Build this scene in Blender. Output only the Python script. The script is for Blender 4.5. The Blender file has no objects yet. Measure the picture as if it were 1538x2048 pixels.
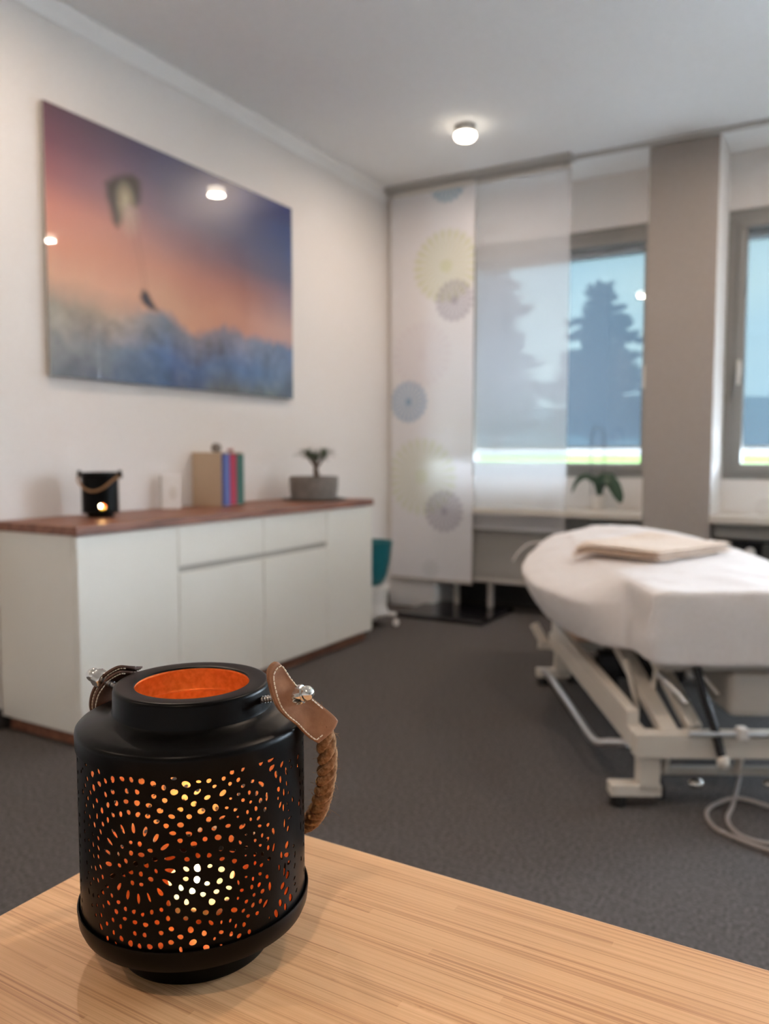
import bpy, bmesh, math, random
from mathutils import Vector, Matrix, Quaternion, noise, geometry
PI = math.pi
random.seed(7)
S = bpy.context.scene
COL = S.collection

# ------------------------------------------------------------ camera
cam = bpy.data.objects.new('camera', bpy.data.cameras.new('camera'))
COL.objects.link(cam)
cam.location = (0, 0, 1.02)
yaw, pit = math.radians(30.1), math.radians(4.15)
fwd = Vector((-math.sin(yaw)*math.cos(pit), math.cos(yaw)*math.cos(pit), -math.sin(pit)))
cam.rotation_euler = fwd.to_track_quat('-Z', 'Y').to_euler()
cam.data.sensor_fit = 'VERTICAL'
cam.data.sensor_height = 36
cam.data.lens = 1601/2048*36
cam.data.clip_start = 0.02
cam.data.clip_end = 300
cam.data.dof.use_dof = True
cam.data.dof.focus_distance = 0.475
cam.data.dof.aperture_fstop = 7.0
S.camera = cam

# ------------------------------------------------------------ light of the sky, exposure
S.view_settings.view_transform = 'Standard'
S.view_settings.look = 'None'
S.view_settings.exposure = 0.38
S.view_settings.gamma = 1
S.view_settings.use_curve_mapping = False
W = bpy.data.worlds.new('world'); S.world = W; W.use_nodes = True
wn, wl = W.node_tree.nodes, W.node_tree.links
wbg = wn['Background']
wtc = wn.new('ShaderNodeTexCoord'); wno = wn.new('ShaderNodeTexNoise'); wno.inputs['Scale'].default_value = 2.2; wno.inputs['Detail'].default_value = 3
wmp = wn.new('ShaderNodeMapping'); wmp.inputs['Scale'].default_value = (1, 1, 3.5)
wcr = wn.new('ShaderNodeValToRGB')
wcr.color_ramp.elements[0].position = .35; wcr.color_ramp.elements[0].color = (.62, .80, 1.0, 1)
wcr.color_ramp.elements[1].position = .65; wcr.color_ramp.elements[1].color = (.90, .96, 1.0, 1)
wl.new(wtc.outputs['Generated'], wmp.inputs[0]); wl.new(wmp.outputs[0], wno.inputs['Vector'])
wl.new(wno.outputs['Fac'], wcr.inputs[0]); wl.new(wcr.outputs[0], wbg.inputs[0])
wbg.inputs[1].default_value = SKY = 48.0
LAMP_W = 9.0          # watts of each ceiling spot
C_ = S.cycles; C_.max_bounces = 16; C_.diffuse_bounces = 10; C_.glossy_bounces = 6; C_.transparent_max_bounces = 16; C_.caustics_reflective = False; C_.sample_clamp_indirect = 40

# ------------------------------------------------------------ materials
def mat(name, col=(.8,.8,.8), rough=.5, metal=0, spec=.5, emit=None, es=1, coat=0, alpha=None, trans=0, sheen=0):
    m = bpy.data.materials.new(name); m.use_nodes = True
    b = m.node_tree.nodes['Principled BSDF']
    b.inputs['Base Color'].default_value = (*col, 1)
    b.inputs['Roughness'].default_value = rough
    b.inputs['Metallic'].default_value = metal
    b.inputs['Specular IOR Level'].default_value = spec
    b.inputs['Coat Weight'].default_value = coat
    b.inputs['Coat Roughness'].default_value = .02
    b.inputs['Transmission Weight'].default_value = trans
    b.inputs['Sheen Weight'].default_value = sheen
    if emit:
        b.inputs['Emission Color'].default_value = (*emit, 1)
        b.inputs['Emission Strength'].default_value = es
    return m
def noisy(m, c1, c2, scale=20, detail=4, coords='Object', stretch=(1,1,1), bump=0, lo=.35, hi=.65, bscale=None, dist=.001):
    n, l = m.node_tree.nodes, m.node_tree.links
    b = n['Principled BSDF']
    tc = n.new('ShaderNodeTexCoord'); mp = n.new('ShaderNodeMapping'); mp.inputs['Scale'].default_value = stretch
    no = n.new('ShaderNodeTexNoise'); no.inputs['Scale'].default_value = scale; no.inputs['Detail'].default_value = detail
    cr = n.new('ShaderNodeValToRGB')
    cr.color_ramp.elements[0].position = lo; cr.color_ramp.elements[0].color = (*c1, 1)
    cr.color_ramp.elements[1].position = hi; cr.color_ramp.elements[1].color = (*c2, 1)
    l.new(tc.outputs[coords], mp.inputs[0]); l.new(mp.outputs[0], no.inputs['Vector'])
    l.new(no.outputs['Fac'], cr.inputs[0]); l.new(cr.outputs[0], b.inputs['Base Color'])
    if bump:
        bp = n.new('ShaderNodeBump'); bp.inputs['Strength'].default_value = bump; bp.inputs['Distance'].default_value = dist
        if bscale:
            n2 = n.new('ShaderNodeTexNoise'); n2.inputs['Scale'].default_value = bscale; n2.inputs['Detail'].default_value = 3
            l.new(mp.outputs[0], n2.inputs['Vector']); l.new(n2.outputs['Fac'], bp.inputs['Height'])
        else: l.new(no.outputs['Fac'], bp.inputs['Height'])
        l.new(bp.outputs[0], b.inputs['Normal'])
    return m
M = {}
M['wall'] = noisy(mat('wall_paint', rough=.85, spec=.2), (.74,.71,.685), (.76,.73,.705), 60, bump=.08)
M['ceil'] = noisy(mat('ceiling_paint', rough=.9, spec=.1), (.80,.815,.82), (.82,.835,.84), 40)
M['pillar'] = noisy(mat('pillar_shade', rough=.85, spec=.2), (.35,.315,.285), (.37,.33,.30), 40)
M['trim'] = mat('trim_paint', (.80,.79,.775), .5)
M['base'] = mat('dark_skirting', (.03,.028,.028), .6)
M['carpet'] = noisy(mat('carpet', rough=1, spec=.05), (.040,.036,.034), (.158,.143,.134), 120, 6, bump=.9, lo=.3, hi=.72, dist=.004)
M['cream'] = mat('cream_lacquer', (.77,.735,.66), .35)
M['cream_dark'] = mat('grip_recess', (.45,.42,.37), .5)
M['walnut'] = noisy(mat('walnut', rough=.45), (.15,.055,.03), (.30,.125,.072), 9, 5, stretch=(6,.6,6))
M['black'] = noisy(mat('black_enamel', rough=.34, spec=.12), (.0012,.0010,.0008), (.0025,.002,.0016), 90, 4, bump=.15, dist=.0002)
M['lacquer'] = noisy(mat('orange_lacquer', rough=.38, metal=.5), (.93,.40,.17), (1.0,.50,.24), 260, 3)
M['copper'] = noisy(mat('copper_lacquer', rough=.45, metal=.35), (.80,.21,.045), (.95,.30,.08), 300, 3)
M['chrome'] = mat('chrome', (.75,.72,.68), .14, 1)
M['steel'] = mat('screw_steel', (.33,.31,.30), .35, 1)
M['leather'] = noisy(mat('tan_leather', rough=.55), (.23,.105,.05), (.31,.15,.075), 120, 4, bump=.25, bscale=900, dist=.0003)
M['leather_shaded'] = noisy(mat('shaded_leather', rough=.6), (.085,.038,.022), (.12,.055,.032), 120, 4, bump=.25, bscale=900, dist=.0003)  # tan leather darkened to paint the shade on the left tab
M['leather_edge'] = mat('leather_edge', (.035,.016,.01), .7)
M['thread'] = mat('cream_thread', (.75,.66,.52), .8)
M['jute'] = noisy(mat('jute_fibre', rough=.9, spec=.1), (.20,.105,.05), (.40,.235,.125), 420, 3, bump=.5)
M['wax'] = mat('wax', (.9,.82,.66), .4)
M['flame'] = mat('flame', (0,0,0), .5, emit=(1,.72,.35), es=60)
M['alu'] = mat('aluminium', (.7,.7,.7), .3, 1)
M['frame'] = mat('window_frame_grey', (.27,.265,.25), .5)
M['frame_light'] = mat('blind_box_grey', (.38,.40,.42), .5)
M['sheet'] = noisy(mat('white_terry_sheet', rough=.95, spec=.1, sheen=.2), (.70,.66,.64), (.74,.70,.68), 90, 4, bump=.3, dist=.002)
M['blanket'] = noisy(mat('beige_fleece', rough=.95, spec=.1, sheen=.3), (.62,.48,.36), (.72,.58,.46), 60, 4, bump=.4, dist=.003)
M['tanpad'] = mat('tan_upholstery', (.50,.34,.24), .6)
M['white_metal'] = mat('cream_powder_coat', (.62,.57,.50), .4)
M['grey_plastic'] = mat('grey_plastic', (.40,.37,.33), .5)
M['rubber'] = mat('black_rubber', (.012,.012,.012), .6)
M['black_gloss'] = mat('black_gloss', (.006,.006,.008), .12)
M['radiator'] = mat('radiator_grey', (.33,.315,.29), .5)
M['rad_edge'] = mat('radiator_edge', (.42,.39,.36), .5)
M['sill'] = mat('sill_stone', (.58,.54,.48), .35)
M['teal'] = mat('teal_plastic', (.012,.16,.19), .4)
M['white_plastic'] = mat('white_plastic', (.68,.65,.61), .4)
M['concrete'] = noisy(mat('grey_concrete', rough=.8), (.17,.155,.14), (.23,.21,.19), 30)
M['leaf'] = mat('bonsai_leaf', (.05,.085,.035), .5)
M['bark'] = mat('bark', (.10,.07,.05), .8)
M['orchid'] = mat('orchid_leaf', (.02,.06,.03), .35)
M['wire'] = mat('dark_wire', (.10,.11,.12), .5)
M['beigecard'] = mat('beige_card', (.52,.40,.28), .7)
M['blue'] = mat('blue_folder', (.10,.14,.42), .5)
M['red'] = mat('red_folder', (.42,.02,.06), .5)
M['green'] = mat('green_folder', (.03,.13,.10), .5)
M['paper'] = mat('paper', (.78,.76,.74), .6)
M['darkgrey'] = mat('dark_grey', (.05,.05,.045), .5)
M['pink'] = mat('pink_stone', (.45,.22,.20), .5)
M['cable'] = mat('beige_cable', (.30,.26,.24), .5)
M['lampglow'] = mat('lamp_diffuser', (1,1,1), .5, emit=(1,.87,.70), es=9)
M['lamp_body'] = mat('lamp_body', (.45,.44,.42), .5)
M['grass'] = noisy(mat('lawn', rough=1, spec=0), (.018,.034,.007), (.026,.042,.012), 3)
M['pale_wall'] = mat('pale_garden_wall', (.036,.038,.040), .9)
M['conifer'] = mat('conifer_needles', (.035,.06,.055), .9)
M['bounce_slab'] = noisy(mat('pale_bounce', rough=.9, spec=.1), (.66,.67,.68), (.72,.73,.74), 4)
M['hill'] = mat('far_hill', (.13,.22,.26), 1)
M['trunk'] = mat('conifer_bark', (.07,.055,.045), .9)

# bamboo table top: narrow strips with fine fibre grain
def bamboo():
    m = mat('bamboo', rough=.42, spec=.4); n, l = m.node_tree.nodes, m.node_tree.links; b = n['Principled BSDF']
    tc = n.new('ShaderNodeTexCoord'); sp = n.new('ShaderNodeSeparateXYZ'); l.new(tc.outputs['Object'], sp.inputs[0])
    def math_(op, a, bb=None):
        x = n.new('ShaderNodeMath'); x.operation = op
        for i, v in enumerate((a, bb)):
            if v is None: continue
            if isinstance(v, (int, float)): x.inputs[i].default_value = v
            else: l.new(v, x.inputs[i])
        return x.outputs[0]
    row = math_('FLOOR', math_('DIVIDE', sp.outputs['Y'], .0065))
    shift = math_('MULTIPLY', row, 13.37)
    col = math_('FLOOR', math_('ADD', math_('DIVIDE', sp.outputs['X'], .42), math_('MULTIPLY', row, .377)))
    cmb = n.new('ShaderNodeCombineXYZ'); l.new(row, cmb.inputs[0]); l.new(col, cmb.inputs[1])
    wnz = n.new('ShaderNodeTexWhiteNoise'); wnz.noise_dimensions = '3D'; l.new(cmb.outputs[0], wnz.inputs['Vector'])
    mp = n.new('ShaderNodeMapping'); mp.inputs['Scale'].default_value = (3.2, 560, 1); l.new(tc.outputs['Object'], mp.inputs[0])
    no = n.new('ShaderNodeTexNoise'); no.inputs['Scale'].default_value = 1; no.inputs['Detail'].default_value = 6; no.inputs['Roughness'].default_value = .65
    l.new(mp.outputs[0], no.inputs['Vector'])
    mp2 = n.new('ShaderNodeMapping'); mp2.inputs['Scale'].default_value = (2.2, 1300, 1); l.new(tc.outputs['Object'], mp2.inputs[0])
    n2 = n.new('ShaderNodeTexNoise'); n2.inputs['Scale'].default_value = 1; n2.inputs['Detail'].default_value = 3; l.new(mp2.outputs[0], n2.inputs['Vector'])
    cr = n.new('ShaderNodeValToRGB'); e = cr.color_ramp.elements
    e[0].position = .33; e[0].color = (.40,.17,.07,1); e[1].position = .66; e[1].color = (.80,.48,.25,1)
    mid = cr.color_ramp.elements.new(.47); mid.color = (.69,.385,.185,1)
    s1 = math_('MULTIPLY', no.outputs['Fac'], .60); s2 = math_('MULTIPLY', wnz.outputs['Value'], .10); s3 = math_('MULTIPLY', n2.outputs['Fac'], .30)
    tot = math_('ADD', math_('ADD', s1, s2), math_('ADD', s3, .0))
    # short node marks of the bamboo, scattered along the strips
    mp3 = n.new('ShaderNodeMapping'); mp3.inputs['Scale'].default_value = (16, 60, 1); l.new(tc.outputs['Object'], mp3.inputs[0])
    n3 = n.new('ShaderNodeTexNoise'); n3.inputs['Scale'].default_value = 1; n3.inputs['Detail'].default_value = 1; l.new(mp3.outputs[0], n3.inputs['Vector'])
    mp4 = n.new('ShaderNodeMapping'); mp4.inputs['Scale'].default_value = (260, 420, 1); l.new(tc.outputs['Object'], mp4.inputs[0])
    n4 = n.new('ShaderNodeTexNoise'); n4.inputs['Scale'].default_value = 1; n4.inputs['Detail'].default_value = 2; l.new(mp4.outputs[0], n4.inputs['Vector'])
    msk = math_('MULTIPLY', math_('MAXIMUM', math_('SUBTRACT', n3.outputs['Fac'], .70), 0), 7.0)
    tot = math_('ADD', tot, math_('MULTIPLY', math_('SUBTRACT', n4.outputs['Fac'], .55), msk))
    l.new(tot, cr.inputs[0]); l.new(cr.outputs[0], b.inputs['Base Color'])
    bp = n.new('ShaderNodeBump'); bp.inputs['Strength'].default_value = .12; bp.inputs['Distance'].default_value = .0003
    l.new(no.outputs['Fac'], bp.inputs['Height']); l.new(bp.outputs[0], b.inputs['Normal'])
    return m
M['bamboo'] = bamboo()

def glass_mat(name, tint=(1,1,1), refl=1.0):
    m = bpy.data.materials.new(name); m.use_nodes = True; n, l = m.node_tree.nodes, m.node_tree.links; n.clear()
    o = n.new('ShaderNodeOutputMaterial'); t = n.new('ShaderNodeBsdfTransparent'); t.inputs[0].default_value = (*tint, 1)
    g = n.new('ShaderNodeBsdfGlossy'); g.inputs['Roughness'].default_value = .0; g.inputs[0].default_value = (refl,)*3+(1,)
    lw = n.new('ShaderNodeLayerWeight'); lw.inputs[0].default_value = .5; p = n.new('ShaderNodeMath'); p.operation = 'POWER'; p.inputs[1].default_value = 5
    f = n.new('ShaderNodeMath'); f.operation = 'MULTIPLY_ADD'; f.inputs[1].default_value = .8; f.inputs[2].default_value = .04; mx = n.new('ShaderNodeMixShader')
    l.new(lw.outputs['Facing'], p.inputs[0]); l.new(p.outputs[0], f.inputs[0]); l.new(f.outputs[0], mx.inputs[0]); l.new(t.outputs[0], mx.inputs[1]); l.new(g.outputs[0], mx.inputs[2]); l.new(mx.outputs[0], o.inputs[0])
    return m
M['glass'] = glass_mat('window_glass')
M['cupglass'] = glass_mat('clear_glass', (.97,.97,.97))

def cloth_mat(name, see, attr=None, col=(.8,.8,.8), haze=(.8,.8,.8), through=.5):
    """thin woven cloth: 'see' = open area between the threads; the threads scatter light both ways"""
    m = bpy.data.materials.new(name); m.use_nodes = True; n, l = m.node_tree.nodes, m.node_tree.links; n.clear()
    o = n.new('ShaderNodeOutputMaterial'); t = n.new('ShaderNodeBsdfTransparent'); t.inputs[0].default_value = (*haze, 1)
    d = n.new('ShaderNodeBsdfDiffuse'); tr = n.new('ShaderNodeBsdfTranslucent'); mx = n.new('ShaderNodeMixShader'); mx.inputs[0].default_value = through
    d.inputs[0].default_value = tr.inputs[0].default_value = (*col, 1)
    if attr:
        a = n.new('ShaderNodeAttribute'); a.attribute_name = attr
        l.new(a.outputs['Color'], d.inputs[0]); l.new(a.outputs['Color'], tr.inputs[0])
    m2 = n.new('ShaderNodeMixShader'); m2.inputs[0].default_value = 1-see
    l.new(d.outputs[0], mx.inputs[1]); l.new(tr.outputs[0], mx.inputs[2]); l.new(t.outputs[0], m2.inputs[1]); l.new(mx.outputs[0], m2.inputs[2]); l.new(m2.outputs[0], o.inputs[0])
    return m
M['curtain_print'] = cloth_mat('printed_panel_cloth', .06, 'print', haze=(1,1,1), through=.28)
M['curtain_sheer'] = cloth_mat('sheer_panel_cloth', .48, None, (.88,.89,.92), (1,1,1))
M['sunscreen'] = cloth_mat('outside_screen_mesh', .0100, None, (.0150,.0205,.0262), (.66,.86,.78))

# ------------------------------------------------------------ mesh helpers
def fin(name, bm, m, parent=None, smooth=None, loc=None):
    me = bpy.data.meshes.new(name)
    bmesh.ops.recalc_face_normals(bm, faces=bm.faces[:])
    bm.to_mesh(me); bm.free()
    for k in (m if isinstance(m, (list, tuple)) else [m]): me.materials.append(M[k] if isinstance(k, str) else k)
    o = bpy.data.objects.new(name, me); COL.objects.link(o)
    if parent: o.parent = parent
    if loc: o.location = loc
    if smooth is not None:
        for p in me.polygons: p.use_smooth = True
        me.set_sharp_from_angle(angle=math.radians(smooth))
    return o
def tag(o, label=None, cat=None, group=None, kind=None):
    if label: o['label'] = label
    if cat: o['category'] = cat
    if group: o['group'] = group
    if kind: o['kind'] = kind
    return o
def struct(o, label=None):
    o['kind'] = 'structure'
    if label: o['label'] = label
    return o
def thing(name, label, cat, loc=(0,0,0), rz=0, group=None):
    o = bpy.data.objects.new(name, None); COL.objects.link(o); o.empty_display_size = .05
    o.location = loc; o.rotation_euler = (0,0,rz)
    return tag(o, label, cat, group)
def BM(): return bmesh.new()
def box(bm, x0, x1, y0, y1, z0, z1, bev=0, seg=2, mi=0):
    r = bmesh.ops.create_cube(bm, size=1)
    bmesh.ops.scale(bm, vec=(x1-x0, y1-y0, z1-z0), verts=r['verts'])
    bmesh.ops.translate(bm, vec=((x0+x1)/2, (y0+y1)/2, (z0+z1)/2), verts=r['verts'])
    es = {e for v in r['verts'] for e in v.link_edges}; fs = {f for v in r['verts'] for f in v.link_faces}
    for f in fs: f.material_index = mi
    if bev: bmesh.ops.bevel(bm, geom=list(es), offset=bev, segments=seg, profile=.5, affect='EDGES')
    return bm
def lathe(bm, prof, n=64, c=(0,0,0), closed=False, mids=None, ax='Z'):
    rings = []
    for r, z in prof:
        ring = []
        for i in range(n):
            a = 2*PI*i/n
            p = (r*math.cos(a), r*math.sin(a), z) if ax == 'Z' else (z, r*math.cos(a), r*math.sin(a))
            ring.append(bm.verts.new(Vector(p)+Vector(c)))
        rings.append(ring)
    k = len(rings)
    for j in range(k if closed else k-1):
        A, B = rings[j], rings[(j+1) % k]
        for i in range(n):
            f = bm.faces.new((A[i], A[(i+1) % n], B[(i+1) % n], B[i]))
            if mids: f.material_index = mids[j]
    if not closed:
        for ring, (r, z) in ((rings[0], prof[0]), (rings[-1], prof[-1])):
            if r > 1e-5: bm.faces.new(ring)
    return bm
def spline(pts, n):
    out = []; P = [Vector(p) for p in pts]; P = [2*P[0]-P[1]]+P+[2*P[-1]-P[-2]]
    for i in range(1, len(P)-2):
        for k in range(n):
            t = k/n; a, b, c, d = P[i-1], P[i], P[i+1], P[i+2]
            out.append(.5*((2*b)+(c-a)*t+(2*a-5*b+4*c-d)*t*t+(-a+3*b-3*c+d)*t**3))
    out.append(P[-2]); return out
def tube(bm, pts, r, n=12, closed=False, rf=None):
    P = [Vector(p) for p in pts]; k = len(P); rings = []
    up = Vector((0,0,1)); prev = None
    for i in range(k):
        t = (P[(i+1) % k]-P[i-1]) if closed else (P[min(i+1,k-1)]-P[max(i-1,0)])
        t.normalize()
        a = prev if prev is not None else (up if abs(t.z) < .9 else Vector((1,0,0)))
        a = (a - t*a.dot(t)).normalized(); b = t.cross(a); prev = a
        rr = rf(i/(k-1)) if rf else r
        rings.append([bm.verts.new(P[i]+a*rr*math.cos(2*PI*j/n)+b*rr*math.sin(2*PI*j/n)) for j in range(n)])
    for i in range(k if closed else k-1):
        A, B = rings[i], rings[(i+1) % k]
        for j in range(n): bm.faces.new((A[j], A[(j+1) % n], B[(j+1) % n], B[j]))
    if not closed: bm.faces.new(rings[0]); bm.faces.new(rings[-1])
    return bm
def bar(bm, a, b, w, h, up=(0,0,1), bev=.003):
    """rectangular tube from a to b, width w sideways, height h"""
    a, b = Vector(a), Vector(b); t = (b-a).normalized(); u = Vector(up); u = (u-t*u.dot(t)).normalized(); s = t.cross(u)
    vs = []
    for p in (a, b):
        for i, j in ((-1,-1),(1,-1),(1,1),(-1,1)): vs.append(bm.verts.new(p+s*i*w/2+u*j*h/2))
    fs = [(0,1,2,3),(4,7,6,5),(0,4,5,1),(1,5,6,2),(2,6,7,3),(3,7,4,0)]
    F = [bm.faces.new([vs[i] for i in f]) for f in fs]
    es = list({e for f in F for e in f.edges})
    bmesh.ops.recalc_face_normals(bm, faces=F)
    if bev: bmesh.ops.bevel(bm, geom=es, offset=bev, segments=2, profile=.5, affect='EDGES')
    return bm
def sphere(bm, c, r, sc=(1,1,1), u=24, v=14):
    q = bmesh.ops.create_uvsphere(bm, u_segments=u, v_segments=v, radius=r)
    bmesh.ops.scale(bm, vec=sc, verts=q['verts']); bmesh.ops.translate(bm, vec=c, verts=q['verts']); return bm

# ============================================================ the room
XL, XR, YB, YW, ZC = -2.7, 5.0, -2.6, 5.1, 2.74
YN = 4.70                                    # front edge of the window niches
bm = BM(); box(bm, XL-.3, XR+.3, YB-.3, YW+.35, -.2, 0); struct(fin('floor', bm, 'carpet'), 'dark speckled grey-brown carpet')
bm = BM(); box(bm, XL-.3, XR+.3, YB-.3, YW+.35, ZC, ZC+.2); struct(fin('ceiling', bm, 'ceil'), 'plain white ceiling')
bm = BM(); box(bm, XL-.3, XL, YB-.3, YW+.35, 0, ZC); struct(fin('wall_left', bm, 'wall'), 'white wall behind the sideboard')
bm = BM(); box(bm, XR, XR+.3, YB-.3, YW+.35, 0, ZC); struct(fin('wall_right', bm, 'wall'))
bm = BM(); box(bm, XL, XR, YB-.3, YB, 0, ZC); struct(fin('wall_front', bm, 'wall'))
bays = [(-2.35, -1.02), (-.655, .83), (1.2, 2.7), (3.05, 4.55)]  # last two bays are unseen, added to let in more daylight
ZF0, ZF1 = .87, 2.42
bm = BM()
box(bm, XL, XR, YW, YW+.3, 0, ZF0); box(bm, XL, XR, YW, YW+.3, ZF1, ZC)
box(bm, XL, -2.35, YN, YW+.3, 0, ZC)
box(bm, 4.55, XR, YN, YW+.3, 0, ZC)
box(bm, -1.02, -.655, YW, YW+.3, ZF0, ZF1); box(bm, .83, 1.2, YW, YW+.3, ZF0, ZF1); box(bm, 2.7, 3.05, YW, YW+.3, ZF0, ZF1)
struct(fin('wall_back', bm, 'wall'), 'white window wall with deep niches')
for x0, x1 in ((-1.02, -.655), (.83, 1.2), (2.7, 3.05)):
    bm = BM(); box(bm, x0, x1, YN+.004, YW, 0, ZC); o = struct(fin('pillar', bm, 'wall'), 'white pillar between two window niches, its front coloured darker for shade')
    bm = BM(); box(bm, x0, x1, YN, YN+.004, 0, ZC-.022); fin('shaded_front', bm, 'pillar', o)  # thin front slab in a darker colour, painting the weaker light there
# skirting, cornice
bm = BM(); box(bm, XL, XL+.014, YB, YN, 0, .075, .003); struct(fin('baseboard_left', bm, 'base'), 'dark skirting of the left wall')
bm = BM()
prof = [(0,-.07), (.006,-.07), (.009,-.058), (.015,-.042), (.024,-.026), (.032,-.012), (.035,0), (0,0)]
A = [bm.verts.new((XL+x, YB, ZC+z)) for x, z in prof]; B = [bm.verts.new((XL+x, YN, ZC+z)) for x, z in prof]
for i in range(len(prof)): j = (i+1) % len(prof); bm.faces.new((A[i], A[j], B[j], B[i]))
bm.faces.new(A); bm.faces.new(B)
struct(fin('trim_1', bm, 'trim'), 'white cornice along the left wall')

# windows
for k, (x0, x1) in enumerate(bays):
    w = thing('window_%d' % (k+1), None, None, ((x0+x1)/2, YW+.03, ZF0)); w['kind'] = 'structure'
    w['label'] = ['grey framed window behind the curtain panels', 'grey framed window right of the pillar', 'grey framed window', 'grey framed window'][k]
    h, d, H = (x1-x0)/2, .055, ZF1-ZF0
    def ring(name, a, z0, z1, t, y0, y1, m):
        bm = BM()
        box(bm, -a, a, y0, y1, z0, z0+t, .004); box(bm, -a, a, y0, y1, z1-t, z1, .004)
        box(bm, -a, -a+t, y0, y1, z0+t, z1-t, .004); box(bm, a-t, a, y0, y1, z0+t, z1-t, .004)
        return fin(name, bm, m, w)
    ring('window_frame', h, 0, H, d, -.01, .06, 'frame')
    ring('sash', h-d, d*.8, H-d, .05, -.03, .045, 'frame')
    bm = BM(); box(bm, -h+d+.05, h-d-.05, .012, .016, d+.04, H-d-.05); fin('glass', bm, 'glass', w)
    bm = BM(); box(bm, -h+d, h-d, .07, .15, H-.14, H-.03, .004); fin('blind_box', bm, 'frame_light', w)
    if k < 2:      # the unseen right windows are left unscreened for more daylight
        bm = BM(); q = [bm.verts.new((x, .116, z)) for x, z in ((-h+.03, .19), (h-.03, .19), (h-.03, H-.1), (-h+.03, H-.1))]; bm.faces.new(q); fin('sun_screen', bm, 'sunscreen', w)
        bm = BM(); box(bm, -h+.03, h-.03, .108, .126, .18, .198, .003); fin('screen_bar', bm, 'frame', w)
    for sx in ((-1,) if k else (1,)):
        bm = BM(); box(bm, sx*(h-.082)-.012, sx*(h-.082)+.012, -.045, -.03, .60, .68, .004); box(bm, sx*(h-.082)-.009, sx*(h-.082)+.009, -.075, -.055, .55, .69, .005)
        box(bm, sx*(h-.082)-.007, sx*(h-.082)+.007, -.06, -.04, .635, .655); fin('window_handle', bm, 'white_plastic', w)
    # sill over the radiator niche
    bm = BM(); box(bm, x0, x1, YN-.02, YW, .64, .68, .004); o = struct(fin('trim_%d' % (k+2), bm, 'sill'), 'pale stone window sill')
    # daylight portal just outside the pane
    L = bpy.data.lights.new('window_portal', 'AREA'); L.shape = 'RECTANGLE'; L.size = x1-x0; L.size_y = H; L.cycles.is_portal = True
    lo = bpy.data.objects.new('window_portal', L); COL.objects.link(lo); lo.location = ((x0+x1)/2, YW+.28, ZF0+H/2); lo.rotation_euler = (-PI/2, 0, 0)
# curtain rail along the ceiling
bm = BM(); box(bm, XL, -1.44, YN-.10, YN+.02, ZC-.022, ZC, .003)
for y in (YN-.075, YN-.045, YN-.015): box(bm, XL, -1.44, y-.003, y+.003, ZC-.028, ZC-.021)
box(bm, -1.50, -1.48, YN-.06, YN-.04, ZC-.05, ZC-.02)
tag(fin('curtain_rail', bm, 'lamp_body'), 'grey multi-track curtain rail on the ceiling above the hanging panels', 'curtain rail')
bm = BM(); box(bm, -1.44, XR, YN-.035, YN-.002, ZC-.022, ZC, .003); struct(fin('trim_9', bm, 'lamp_body'), 'thin ceiling edge strip along the niches')

# radiators / lining under the sills
r = thing('radiator', 'flat grey radiator under the sill behind the curtain panels', 'radiator', (-1.76, 4.80, .03))
bm = BM(); box(bm, -.575, .735, -.05, .04, .19, .50, .006)
box(bm, -.575, .735, -.054, -.05, .22, .49, .002); fin('radiator_panel', bm, 'radiator', r)
bm = BM(); box(bm, -.585, .735, -.058, .045, .165, .192, .004); fin('bottom_rail', bm, 'rad_edge', r)
bm = BM()
for i in range(52): box(bm, -.565+i*.025, -.555+i*.025, -.03, .03, .50, .515)
fin('top_grille', bm, 'radiator', r)
for x in (-.46, -.22, .45):
    bm = BM(); box(bm, x-.015, x+.015, -.03, .01, .0, .17, .002); fin('leg', bm, 'rad_edge', r)
bm = BM(); box(bm, -2.35, -1.02, 5.09, 5.1, 0, .16); struct(fin('baseboard_back', bm, 'base'), 'dark skirting under the radiator')
r = thing('convector', 'grey finned convector under the right window sill', 'radiator', (.09, 4.82, .555))
bm = BM(); box(bm, -.735, .735, -.06, .06, 0, .07, .004); fin('front_panel', bm, 'radiator', r)
bm = BM()
for i in range(70): box(bm, -.72+i*.0205, -.712+i*.0205, -.05, .05, .07, .085)
fin('top_grille', bm, 'radiator', r)
# black cupboard standing in the right niche
a = thing('black_cabinet', 'black cabinet with round pale knob under the right window sill', 'cabinet', (.05, 4.86, 0))
bm = BM(); box(bm, -.69, .69, -.11, .14, 0, .545, .004); fin('body', bm, 'black_gloss', a)
bm = BM(); box(bm, -.44, .68, -.128, -.11, .02, .535, .003); fin('door', bm, 'darkgrey', a)
bm = BM(); lathe(bm, [(.0,.0), (.02,.001), (.026,.006), (.026,.02), (.02,.026), (0,.027)], 24)
for v in bm.verts: v.co = Vector((v.co.x-.50, -.11-v.co.z, v.co.y+.485))
fin('knob', bm, 'white_plastic', a, 40)
# low black glossy board on the floor below the curtains
bm = BM(); box(bm, -.29, .29, -.20, .32, 0, .03, .012, 3)
tag(fin('floor_board', bm, 'black_gloss', loc=(-2.13, 4.53, 0)), 'glossy black low board lying on the carpet below the curtain panels', 'board')

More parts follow.
